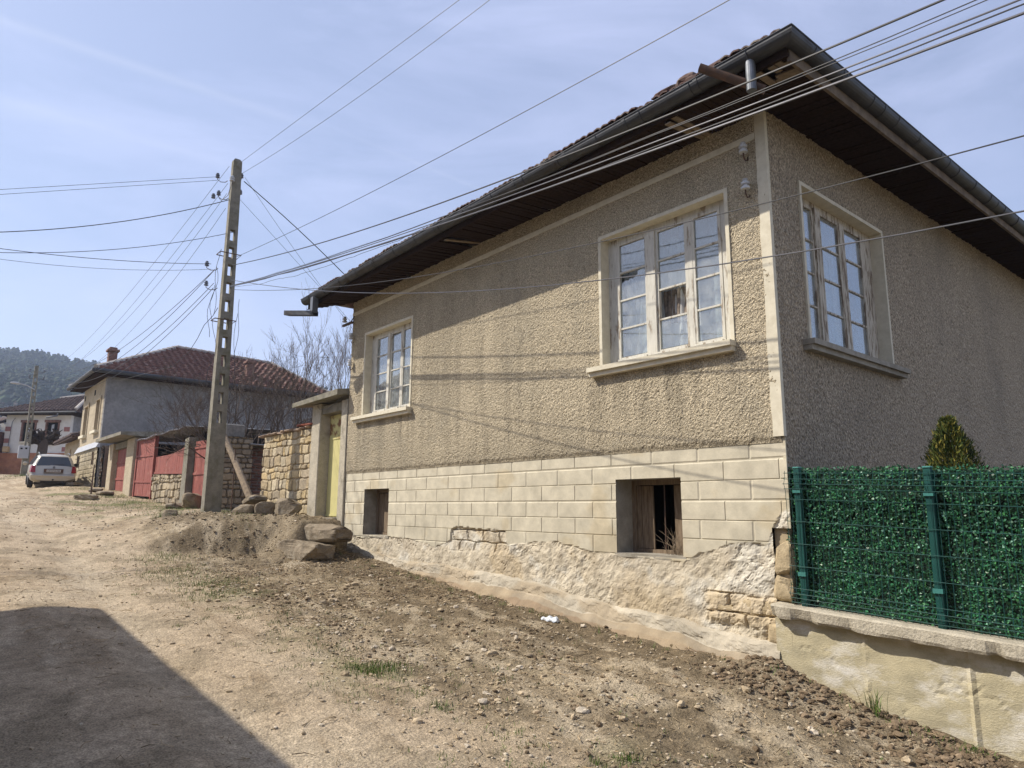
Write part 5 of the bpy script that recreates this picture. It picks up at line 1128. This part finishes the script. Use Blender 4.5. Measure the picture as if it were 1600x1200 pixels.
# tile courses on the slope facing the camera, each tile a rounded pan
def tile_slope(par, e0, e1, r0, r1, rows, wt, mm, name='roof_tiles', lift=.07, seed=1, fr=ST):
    e0, e1, r0, r1 = map(np.array, (e0, e1, r0, r1)); r_ = np.random.default_rng(seed); mb_ = MB(fr)
    L0 = np.linalg.norm(e1-e0)
    for k in range(rows):
        t0, t1 = k/rows, (k+1.12)/rows; a0, b0 = e0+(r0-e0)*t0, e1+(r1-e1)*t0; a1, b1 = e0+(r0-e0)*min(t1, 1), e1+(r1-e1)*min(t1, 1)
        n_ = max(1, int(np.linalg.norm(b0-a0)/wt))
        for i in range(n_):
            s0, s1 = i/n_, (i+.93)/n_; hgt = lift*r_.uniform(.8, 1.2)
            P00, P10, P01, P11 = a0+(b0-a0)*s0, a0+(b0-a0)*s1, a1+(b1-a1)*s0, a1+(b1-a1)*s1
            up = np.array([0, 0, 1.]); m0, m1 = (P00+P10)/2, (P01+P11)/2
            mb_.add([P00+up*hgt*.45, m0+up*hgt, P10+up*hgt*.45, P01+up*.03, m1+up*.06, P11+up*.03, P00-up*.01, P10-up*.01], [(0, 1, 4, 3), (1, 2, 5, 4), (6, 7, 2, 1, 0)])
    return mb_.build(name, M[mm], par, recalc=False)
tile_slope(broof, (30.40, 10.0, 7.45), (30.40, -.85, 7.43), (33.7, 7.9, 9.34), (33.7, 3.1, 9.49), 14, .30, 'redtile', lift=.17, seed=2)
tile_slope(broof, (30.45, -.9, 7.43), (37.0, -.9, 7.43), (33.7, 3.1, 9.49), (33.8, 3.1, 9.49), 12, .26, 'oldtile', lift=.11, seed=3)
for a, b in ((ev[0], rd[0]), (rd[0], rd[1]), (rd[1], ev[3]), (ev[1], rd[0])):
    a, b = np.array(a), np.array(b); n_ = int(np.linalg.norm(b-a)/.36); m = MB()
    for i in range(n_):
        p, q = a+(b-a)*i/n_, a+(b-a)*(i+1.05)/n_; m.tube([tuple(p+np.array([0, 0, .10])), tuple(q+np.array([0, 0, .10]))], [.125, .10], 8)
    m.build('ridge_tiles', M['ridge'], broof, recalc=False)
m = MB(); m.tube([(30.36, 10.0, 7.36), (30.36, -.9, 7.36)], .10, 8); m.tube([(30.36, -.92, 7.36), (37.0, -.92, 7.36)], .09, 8); m.build('gutter', M['gutter'], bh)
m = MB(); m.box(30.5, 31.0, -.85, 9.95, 7.24, 7.30); m.box(31.0, 36.95, -.83, -.28, 7.24, 7.30); m.build('soffit', M['soffit'], bh)
def chimney(par, u, v, z0, z1, s=.26, fr=ST):
    m = MB(fr); m.rbox(u-s, u+s, v-s, v+s, z0, z1-.22, .02); c = m.build('chimney', M['brick'], par)
    m = MB(fr); m.rbox(u-s-.07, u+s+.07, v-s-.07, v+s+.07, z1-.2195, z1-.10, .02); m.rbox(u-s+.02, u+s-.02, v-s+.02, v+s-.02, z1-.0999, z1, .02); m.build('chimney_cap', M['brick'], c); return c
chimney(broof, 33.0, .15, 7.6, 8.95, .18); chimney(broof, 31.6, 6.05, 7.6, 9.0, .19)
# low annexe beyond it
an = thing('annexe', 'low beige lean-to annexe between the beige and the white house', 'outbuilding', 39, 1, 3)
m = MB(); wallgrid(m, 36.5, 41.9, 2.6, 5.0, -.1, [(37.3, 37.8, 2.8, 4.6), (39.7, 40.2, 2.8, 4.6)]); m.box(36.5, 36.7, .2, 4, 2.6, 5.0); m.build('wall', M['beige'], an)
m = MB(); m.box(37.3, 37.8, .1, .15, 2.8, 4.6); m.build('door', M['wood_old'], an); m = MB(); m.box(39.7, 40.2, .1, .15, 2.8, 4.6); m.build('door', M['wood_old'], an)
m = MB(); roofplane(m, [(36.45, -.6, 4.95), (42.2, -.6, 4.90), (42.2, 3.6, 6.2), (36.45, 3.6, 6.2)], .1); anr = m.build('roof', M['oldtile'], an)
tile_slope(anr, (36.45, -.65, 5.06), (42.2, -.65, 5.01), (36.45, 3.6, 6.32), (42.2, 3.6, 6.32), 14, .26, 'oldtile', lift=.1, seed=5)
# ------------------------------------------------------------------ white house closing the street
wh = thing('whitewashed_house', 'whitewashed house with an orange clay base, red quoins and an old tiled roof', 'house', -34, 53, 3.5, fr=WF)
m = MB(WF); WX0, WX1, WY = -36.6, -31.92, 50
def wallgrid2(mb_, u0, u1, z0, z1, v, ops):
    wallgrid(mb_, u0, u1, z0, z1, v, ops)
WO = [(-35.35, -34.45, 6.2, 7.6), (-33.62, -32.78, 6.14, 7.62)]
wallgrid2(m, WX0, WX1, 5.32, 8.12, WY, WO); m.build('front_wall', M['white'], wh)
m = MB(WF); m.box(WX1-.3, WX1-.001, WY+.3, WY+9, 3, 8.1); m.box(WX0, WX0+.3, WY+.3, WY+9, 3, 8.1); m.build('side_wall', M['grey'], wh)
us = axis([(WX0-.1, WX1+.1, .06)]); zs = axis([(3.0, 5.42, .06)]); U_, Z_ = np.meshgrid(us, zs, indexing='ij'); V_ = WY-.14-.14*(fbm(U_*1.5, Z_*1.5, 91, 4)-.5)
m = MB(WF); m.grid(np.stack([U_, V_, np.minimum(Z_, 5.32+.10*fbm(U_, U_*0, 9))], -1)); m.box(WX0-.1, WX1+.1, WY-.1, WY+.2, 3, 5.31); m.build('clay_base', M['orange'], wh, recalc=False)
for (a, b, c, d) in WO:
    m = MB(WF); m.box(a, b, WY+.14, WY+.18, c, d); wn = m.build('window', M['dark'], wh)
    m = MB(WF); m.box(a-.09, a+.03, WY-.05, WY+.1, c, d); m.box(b-.03, b+.09, WY-.05, WY+.1, c, d); m.box(a-.16, b+.16, WY-.07, WY+.1, d-.02, d+.16); m.build('window_surround', M['brick'], wn)
    m = MB(WF); m.box(a-.05, b+.05, WY-.14, WY+.1, c-.14, c-.001); m.build('sill', M['trim'], wn)
    m = MB(WF); m.hexa([(a+.36, WY-.02, c+.02), (a+.36, WY+.02, c+.02), (a+.74, WY-.30, c+.02), (a+.72, WY-.33, c+.02), (a+.36, WY-.02, d-.2), (a+.36, WY+.02, d-.2), (a+.74, WY-.30, d-.2), (a+.72, WY-.33, d-.2)]); m.build('shutter', M['boxgrey'], wn)
for x in (WX0+.02, WX1-.42):
    for z in (6.95, 6.1, 5.5): m = MB(WF); m.box(x, x+.4, WY-.03, WY-.001, z, z+.32); m.build('quoin', mat('quoin_pink', (.33, .16, .14), (.28, .13, .12), 8), wh)
ev = [(-37.6, 49.4, 8.17), (-31.3, 49.4, 8.33), (-30.9, 60, 8.3), (-37.6, 60, 8.2)]; rd = [(-35.2, 53.5, 9.75), (-33.1, 54, 10.15)]
m = MB(WF)
for q in ((ev[0], ev[1], rd[1], rd[0]), (ev[1], ev[2], rd[1]), (ev[2], ev[3], rd[0], rd[1]), (ev[3], ev[0], rd[0])): roofplane(m, q, .08)
wr = m.build('roof', M['oldtile'], wh)
tile_slope(wr, (-37.6, 49.35, 8.25), (-31.3, 49.35, 8.41), (-35.2, 53.5, 9.83), (-33.1, 54, 10.23), 15, .27, 'oldtile', lift=.14, seed=7, fr=WF)
tile_slope(wr, (-31.3, 49.4, 8.41), (-30.9, 60, 8.38), (-33.1, 54, 10.23), (-33.1, 54.1, 10.23), 15, .27, 'oldtile', lift=.14, seed=8, fr=WF)
m = MB(WF); m.tube([(-31.3, 49.4, 8.5), (-33.1, 54, 10.32)], .13, 8); m.tube([(-35.2, 53.5, 9.9), (-33.1, 54, 10.3)], .12, 8); m.build('ridge_tiles', M['ridge'], wr)
m = MB(WF); m.tube([(-37.7, 49.3, 8.13), (-31.2, 49.3, 8.29)], .085, 8); gt = m.build('gutter', M['gutter'], wh)
m = MB(WF); m.tube([(-32.5, 49.3, 8.25), (-32.5, 49.3, 8.0), (-33.2, 49.2, 7.86)], .06, 8); m.tube([(-35.9, 49.9, 7.9), (-36.1, 49.92, 7.6), (-36.2, 49.92, 5.3)], .02, 6); m.build('downpipe', M['tin'], gt)
m = MB(WF); m.rbox(-36.35, -35.95, 49.6, 49.84, 5.42, 5.82, .02); m.build('meter_box', mat('box_ochre', (.5, .36, .2), (.45, .32, .18), 5), wh)
lh = thing('brick_outhouse', 'sliver of brick outhouse with a pale pipe, left of the white house', 'outbuilding', -38, 49, 3.4, fr=WF)
m = MB(WF); m.box(-40.5, -36.95, 48.6, 52, 3, 6.9); m.build('wall', M['brick'], lh)
m = MB(WF); roofplane(m, [(-41, 48.1, 7.1), (-36.8, 48.1, 7.0), (-36.8, 52, 8.1), (-41, 52, 8.1)], .12); m.build('roof', M['oldtile'], lh)
m = MB(WF); m.tube([(-37.2, 48.2, 7.55), (-36.75, 48.3, 7.2), (-36.7, 48.3, 6.6), (-36.95, 48.35, 4.2), (-36.95, 48.35, 3.6)], .055, 6); m.build('downpipe', M['tin'], lh)
# pollarded tree
tr = thing('pollard_tree', 'stumpy pollarded tree with knobbly fists before the white house', 'tree', 45.9, -.70, 3.5)
m = MB(); m.tube([(45.9, -.72, 3.3), (45.9, -.72, 4.4), (45.85, -.70, 5.1), (45.9, -.72, 5.5)], [.36, .28, .26, .34], 9); m.build('trunk', M['bark'], tr)
for i in range(15):
    a = i*.7; V0, F0 = rockverts((.38, .36, .34), 200+i, 2, .3); m = MB()
    c = np.array([45.9+.5*math.sin(a*1.7), -.72+.62*math.cos(a*1.3), 5.6+.28*math.sin(a*2.1)]); m.tube([(45.9, -.72, 5.3), tuple(c)], [.16, .11], 7); m.add(V0+c, F0)
    for q_ in range(5): e_ = np.array([math.sin(i*3+q_*2.1), math.cos(i*2+q_*1.7), .9]); m.tube([tuple(c), tuple(c+e_*.28)], [.05, .02], 4); m.build('branch_knob', M['bark'], tr)

# ------------------------------------------------------------------ estate car
CF = Frame(C0+A*31.6+B*(-1.78)+Vector((0, 0, gz(31.6, -2.3))), R(36.0), False)
car = thing('parked_car', 'dusty silver beige estate car parked up the street, rear towards the camera', 'car', 0, 0, 0, fr=CF)
car.rotation_euler = (R(4.1), 0, R(36.0))
car.scale = (.96, .96, .96)
def topz(y): return float(np.interp(y, [0, .02, .10, .16, .20, .42, .55, 1.6, 2.5, 3.4, 4.3, 4.62, 4.68], [.60, .62, .66, .98, 1.02, 1.40, 1.455, 1.50, 1.45, 1.0, .86, .72, .5]))
def halfw(y): return float(np.interp(y, [0, .06, .3, 1.2, 3.2, 4.2, 4.55, 4.68], [.70, .80, .865, .885, .88, .85, .76, .60]))
def ringpts(y):
    H_, W_ = topz(y), halfw(y); zb_ = .26 if .1 < y < 4.4 else .34
    wr_ = .56; sh = min(.93, H_-.03); gh = np.clip((H_-.98)/.4, 0, 1)
    return [(0, zb_), (W_*.82, zb_), (W_*.97, zb_+.10), (W_, min(.60, H_-.06)), (W_*.985, sh-.04 if sh > .65 else sh), (W_*(.95-.02*gh), sh+.015),
            (lerp(W_*.80, lerp(W_*.90, wr_+.06, gh), gh), lerp(sh+.02, H_-.09, gh)), (lerp(W_*.55, wr_-.04, gh), lerp(H_-.005, H_-.02, gh)), (0, H_)]
ys = [0, .02, .06, .10, .16, .20, .30, .42, .55, .8, 1.2, 1.6, 2.0, 2.5, 2.8, 3.1, 3.4, 3.8, 4.3, 4.5, 4.62, 4.68]
m = MB(CF); vs_ = []
for y in ys:
    h_ = ringpts(y); full = [(x, z) for x, z in h_]+[(-x, z) for x, z in h_[-2:0:-1]]; vs_ += [(x, y, z) for x, z in full]
nR = 16; f = [(i*nR+j, i*nR+(j+1) % nR, (i+1)*nR+(j+1) % nR, (i+1)*nR+j) for i in range(len(ys)-1) for j in range(nR)]+[tuple(range(nR)), tuple(range((len(ys)-1)*nR, len(ys)*nR))]
m.add(vs_, f); body = m.build('body', M['carpaint'], car, smooth=True)
md = body.modifiers.new('s', 'SUBSURF'); md.levels = 2; md.render_levels = 2
bpy.context.view_layer.update(); dg = bpy.context.evaluated_depsgraph_get(); me2 = bpy.data.meshes.new_from_object(body.evaluated_get(dg)); body.modifiers.clear(); body.data = me2
# tailgate glass follows the slope
m = MB(CF); m.hexa([(-.66, .185, 1.00), (-.66, .24, 1.00), (.66, .24, 1.00), (.66, .185, 1.00), (-.50, .40, 1.385), (-.50, .46, 1.385), (.50, .46, 1.385), (.50, .40, 1.385)]); m.build('rear_window', M['carglass'], car)
m = MB(CF); m.tube([(0, .19, 1.03), (.25, .21, 1.05), (.42, .24, 1.09)], .012, 5); m.build('wiper', M['rubber'], car)
for s_ in (-1, 1):
    m = MB(CF); m.hexa([(s_*.66, .055, .70), (s_*.66, .2, .70), (s_*.875, .26, .70), (s_*.84, .085, .70), (s_*.68, .13, 1.0), (s_*.68, .3, 1.0), (s_*.845, .32, .98), (s_*.80, .15, .98)]); m.build('tail_light', M['taillight'], car)
    m = MB(CF); m.hexa([(s_*.78, .62, 1.0), (s_*.80, .62, 1.0), (s_*.865, 3.1, .99), (s_*.84, 3.1, .99), (s_*.625, .75, 1.36), (s_*.64, .75, 1.36), (s_*.66, 2.5, 1.37), (s_*.64, 2.5, 1.37)]); m.build('side_window', M['carglass'], car)
    m = MB(CF); m.tube([(s_*.56, .62, 1.46), (s_*.57, .75, 1.52), (s_*.58, 1.6, 1.555), (s_*.57, 2.4, 1.50), (s_*.56, 2.5, 1.46)], .018, 6); m.build('roof_rail', M['tin'], car)
    m = MB(CF); m.add(rockverts((.22, .12, .16), 5, 2, .4)[0]+np.array([s_*1.0, 2.75, 1.0]), ico()[2][1]); m.build('wing_mirror', M['rubber'] if s_ > 0 else M['carpaint'], car)
    for yy in (.92, 3.72):
        m = MB(CF); m.lathe((s_*.78-.10, yy, .315), [(.20, 0), (.30, .0), (.318, .03), (.318, .17), (.30, .20), (.20, .20)], 24, 'u'); wl = m.build('wheel', M['rubber'], car)
        m = MB(CF); m.lathe((s_*.78+(.09 if s_ > 0 else -.11), yy, .315), [(.19, 0), (.20, .02), (.05, .02)], 16, 'u'); m.build('rim', M['tin'], wl)
m = MB(CF); m.hexa([(-.82, .02, .40), (-.82, .30, .40), (.82, .30, .40), (.82, .02, .40), (-.84, -.035, .60), (-.84, .30, .60), (.84, .30, .60), (.84, -.035, .60)]); bmp = m.build('bumper', M['carpaint'], car, smooth=False)
bv = bmp.modifiers.new('b', 'BEVEL'); bv.width = .05; bv.segments = 3; bpy.context.view_layer.update(); dg = bpy.context.evaluated_depsgraph_get(); me2 = bpy.data.meshes.new_from_object(bmp.evaluated_get(dg)); bmp.modifiers.clear(); bmp.data = me2
m = MB(CF); m.box(-.45, .45, .0, .2, .26, .34); m.box(-.03, .03, -.08, .1, .36, .42); m.build('tow_bar', M['rubber'], car)
m = MB(CF); m.box(-.36, .36, .055, .10, .70, .86); m.build('plate_recess', M['rusty'], car)
m = MB(CF); m.rbox(-.265, .265, .042, .0545, .715, .83, .004); npl = m.build('number_plate', M['plate'], car)
text('plate_letters', 'CB 5716 MB', .088, M['ink'], npl, CF, 0.0, .041, .772)
m = MB(CF); m.lathe((0, .095, .93), [(.05, 0), (.045, .012)], 16, 'v'); m.build('badge', M['tin'], car)
# ------------------------------------------------------------------ bare trees behind the walls
def bare_tree(u, v, z, h, spread, seed, label, mt='bark', stems=3, lv=5, r0=.06, leanv=0, up=.55):
    o = thing('bare_tree', label, 'tree', u, v, z, 'bare trees behind the walls'); r_ = np.random.default_rng(seed); trunk, crown = MB(), MB()
    def grow(p, d, l, r, k):
        q = p; pts = [tuple(p)]; rs = [r]; nseg = 4
        for i in range(nseg):
            d = d+r_.normal(size=3)*.13+np.array([0, 0, .05 if k > 1 else 0]); d /= np.linalg.norm(d); q = q+d*l/nseg; pts.append(tuple(q)); rs.append(r*(1-.42*(i+1)/nseg))
            if 0 < k <= lv and i > 0 and r_.uniform() < .6: side(q, d, l*r_.uniform(.4, .7), rs[-1]*.55, k+1)
        (trunk if k == 0 else crown).tube(pts, rs, 6 if k < 2 else (4 if k < 3 else 3), False)
        if k < lv:
            for j in range(2 if k else 3): side(q, d, l*r_.uniform(.55, .85), rs[-1]*.75, k+1)
    def side(q, d, l, r, k):
        r = max(r, .0036)
        if k > lv: return
        e = d+r_.normal(size=3)*.5*spread; e[2] += up*.5; e /= np.linalg.norm(e); grow(q, e, l, r, k)
    for s_ in range(stems):
        a = s_*2.3+seed; d = np.array([math.cos(a)*spread*.5, math.sin(a)*spread*.5+leanv, 1.0]); d /= np.linalg.norm(d)
        grow(np.array([u+.1*math.cos(a), v+.1*math.sin(a), z-.1]), d, h*.33, r0, 0)
    trunk.build('trunk', M[mt], o, recalc=False); crown.build('branches', M[mt], o, recalc=False)
    return o
bare_tree(15.9, 2.9, 1.5, 5.9, .55, 5, 'tall upright bare tree with pale twigs rising above the gate slab', 'twig', 3, 5, .065, up=.8)
bare_tree(16.6, 1.2, 1.5, 5.0, 1.0, 12, 'dark spreading bare tree tangled behind the brick wall', 'bark', 5, 5, .07, -.15, up=.35)
bare_tree(17.6, 2.6, 1.5, 4.9, .95, 21, 'dark bare thicket tree between the spreading tree and the upright one', 'bark', 4, 5, .065, up=.4)
bare_tree(18.0, 1.5, 1.7, 5.2, .9, 33, 'bare tree whose twigs reach left past the near pole', 'bark', 4, 5, .05, -.35, up=.4)
# ------------------------------------------------------------------ hill and its forest
hx = axis([(-1000, -440, 40), (-440, -100, 6), (-100, 500, 40)]); hy = axis([(150, 520, 8), (520, 900, 40)]); X_, Y_ = np.meshgrid(hx, hy, indexing='ij')
RX = [(-1000, 70), (-560, 95), (-378, 103), (-349, 101), (-330, 97), (-305, 92), (-291, 88), (-234, 82), (-177, 77), (-130, 74), (-121, 73), (0, 55), (500, 20)]
def hillz(x, y):
    k = interp(x*500/np.maximum(y, 300)*1.0, RX)/104; prof = interp(y, [(100, -3), (150, 3), (300, 44), (500, 104), (560, 108), (900, 60)])
    return prof*k+5*(fbm(x*.012, y*.012, 3, 4)-.5)*ss(160, 260, y)+2
m = MB(WF); m.grid(np.stack([X_, Y_, hillz(X_, Y_)], -1)); o = m.build('hill', M['hill'], None, recalc=False, smooth=True, base=(0, 0, 0)); set_kind(o, 'structure')
def forest(name, n, yr, cols, hr, seed, thin=None, blobs=7, bare=False):
    r_ = np.random.default_rng(seed); V0, F0 = ico()[0]; F0 = np.array(F0)
    y = r_.uniform(*yr, n); x = -y*r_.uniform(.50, .90, n)
    k = r_.uniform(size=n) < .25; y[k] = r_.uniform(490, 520, k.sum()); x[k] = -y[k]*r_.uniform(.2, .9, k.sum())
    if bare: k = y < yr[1]; x, y = x[k], y[k]
    n = len(x); z = hillz(x, y); h = r_.uniform(*hr, n); vs_, fs_, cs_ = [], [], []; off = 0
    for b in range(blobs):
        t = (b+.6)/blobs; rad = h*.30*(1-.75*t**1.5)*r_.uniform(.6, 1.1, n)
        c = np.stack([x+r_.normal(size=n)*h*.07*(1-t), y+r_.normal(size=n)*h*.07*(1-t), z+h*(.18+.80*t)], -1)
        Q = V0[None]*r_.uniform(.55, 1.25, (n, len(V0), 1))*rad[:, None, None]*np.array([1, 1, .75])+c[:, None, :]
        vs_.append(Q.reshape(-1, 3)); fs_.append((F0[None]+(np.arange(n)*len(V0))[:, None, None]).reshape(-1, 3)+off); off += n*len(V0)
        cs_.append(np.repeat(np.array(cols)[r_.integers(0, len(cols), n)]*r_.uniform(.7, 1.3, (n, 1)), len(V0), 0))
    m = MB(WF); m.add(np.concatenate(vs_), np.concatenate(fs_), np.concatenate(cs_)); o = m.build(name, M['pine'], None, recalc=False, base=(0, 0, 0)); set_kind(o, 'stuff'); return o
forest('forest', 3600, (285, 520), [(.030, .055, .028), (.045, .07, .03), (.025, .045, .028), (.06, .075, .035)], (7, 13), 5)
forest('scrub', 700, (170, 290), [(.14, .11, .08), (.18, .15, .11), (.11, .09, .06), (.10, .11, .05)], (2.5, 6), 6, blobs=4, bare=True)
# ------------------------------------------------------------------ houses across the street, out of the frame: their shadows lie on the road
def plain_house(label, u0, u1, v0, v1, zb_, ze, ov, ridge):
    o = thing('neighbour_house', label, 'house', (u0+u1)/2, (v0+v1)/2, zb_)
    m = MB(); ops = []
    x = u0+1.2
    while x < u1-1.6: ops.append((x, x+1.1, zb_+1.6, zb_+3.0)); x += 2.8
    wallgrid(m, u0, u1, zb_-1, ze-.05, v1-.3, ops); m.box(u0, u0+.3, v0, v1-.3, zb_-1, ze-.05); m.box(u1-.3, u1, v0, v1-.3, zb_-1, ze-.05); m.box(u0+.3, u1-.3, v0, v0+.3, zb_-1, ze-.05); m.build('wall', M['beige'], o)
    for (a, b, c, d) in ops:
        m = MB(); m.box(a, b, v1-.2, v1-.16, c, d); w_ = m.build('window', M['carglass'], o); m = MB(); m.box(a-.06, b+.06, v1-.001, v1+.04, c-.08, c); m.box(a-.06, b+.06, v1+.001, v1+.03, d, d+.08); m.box((a+b)/2-.03, (a+b)/2+.03, v1-.159, v1-.1, c, d); m.build('window_frame', M['trim'], w_)
    m = MB(); e = [(u0-ov, v0-ov, ze), (u1+ov, v0-ov, ze), (u1+ov, v1+ov, ze), (u0-ov, v1+ov-.25, ze-.3)]; c_ = (v0+v1)/2; r2 = [(u0+ridge, c_, ze+1.9), (u1-ridge, c_, ze+1.9)]
    for q in ((e[0], e[1], r2[1], r2[0]), (e[1], e[2], r2[1]), (e[2], e[3], r2[0], r2[1]), (e[3], e[0], r2[0])): roofplane(m, q, .08)
    m.build('roof', M['tile'], o); return o
plain_house('tan house across the road behind the camera, its eave shading the road', -8, 8.6, -14.5, -8.0, .2, 4.95, .52, 3.2)
plain_house('small tan house across the road further up, outside the picture', 20.8, 23.8, -12, -7.9, 1.4, 6.0, .45, 1.4)
# ------------------------------------------------------------------ grass
GRASS += [(2.41, -2.81, .26, 520, .07), (2.62, -2.95, .12, 90, .045), (8.1, -3.01, .6, 520, .07), (7.07, -2.81, .5, 520, .07), (9.5, -2.85, .6, 420, .07), (1.34, -2.87, .12, 90, .05), (12.79, -1.1, .6, 260, .09), (6.25, -3.06, .4, 420, .06),
    (3.3, -2.94, .3, 120, .045), (1.79, -2.87, .16, 90, .05), (-.13, -2.44, .08, 90, .06), (-.05, -2.62, .06, 50, .05), (4.3, -2.9, .3, 110, .04), (12.7, -2.0, .28, 330, .13), (12.1, -.9, .35, 200, .09), (10.9, -1.2, .5, 200, .07), (10.2, -1.3, .4, 110, .06),
    (21.6, -.9, 1.4, 800, .10), (19.5, -1.3, 1.3, 500, .09), (24.5, -.8, 1.2, 600, .10), (17.5, -1.0, .9, 350, .10), (15, -1.5, 1.0, 300, .09), (29.5, -.9, 1.2, 400, .10), (43.6, -1.7, 1.2, 600, .16), (41, -3.0, 1.4, 400, .12), (10.1, -2.7, .3, 100, .06), (.6, -2.8, .12, 50, .05)]
g = MB(); r_ = np.random.default_rng(77)
for t in GRASS: blades(g, *t, r_)
for i in range(240): u = r_.uniform(-1.2, 9.5); blades(g, u, -2.95+r_.normal()*.4, .07, 14, .04, r_, .3)
for i in range(110): blades(g, r_.uniform(-1.5, 8), r_.uniform(-2.6, -.4), .05, 8, .04, r_, .45)
for i in range(60): blades(g, r_.uniform(-1.5, 8.4), -.36+r_.normal()*.04, .05, 10, .07, r_, .5)
o = g.build('grass', M['grass'], None, recalc=False, base=(0, 0, 0)); set_kind(o, 'stuff')
# ------------------------------------------------------------------ the air between here and the hill
m = MB(WF); m.box(-1500, 1100, -30, 1500, -40, 136)
hm = bpy.data.materials.new('haze_air'); hm.use_nodes = True; n_, l_ = hm.node_tree.nodes, hm.node_tree.links; n_.clear()
ho = n_.new('ShaderNodeOutputMaterial'); pv_ = n_.new('ShaderNodeVolumePrincipled'); pv_.inputs['Color'].default_value = (.62, .74, .98, 1); pv_.inputs['Density'].default_value = .00055; pv_.inputs['Anisotropy'].default_value = .2
l_.new(pv_.outputs[0], ho.inputs['Volume'])
hz_ = m.build('haze', hm, None, base=(0, 0, -40)); set_kind(hz_, 'stuff')

lt = thing('litter', 'crumpled pale plastic bag lying in the dirt by the footing of the house', 'litter', 2.7, -.42, gz(2.7, -.42))
V0, F0 = rockverts((.30, .13, .045), 301, 3, .3); V0[:, 2] += .02*np.sin(V0[:, 0]*60)*np.cos(V0[:, 1]*50)
m = MB(); m.add(V0+np.array([2.7, -.42, gz(2.7, -.42)+.025]), F0); m.build('bag', M['signwhite'], lt)
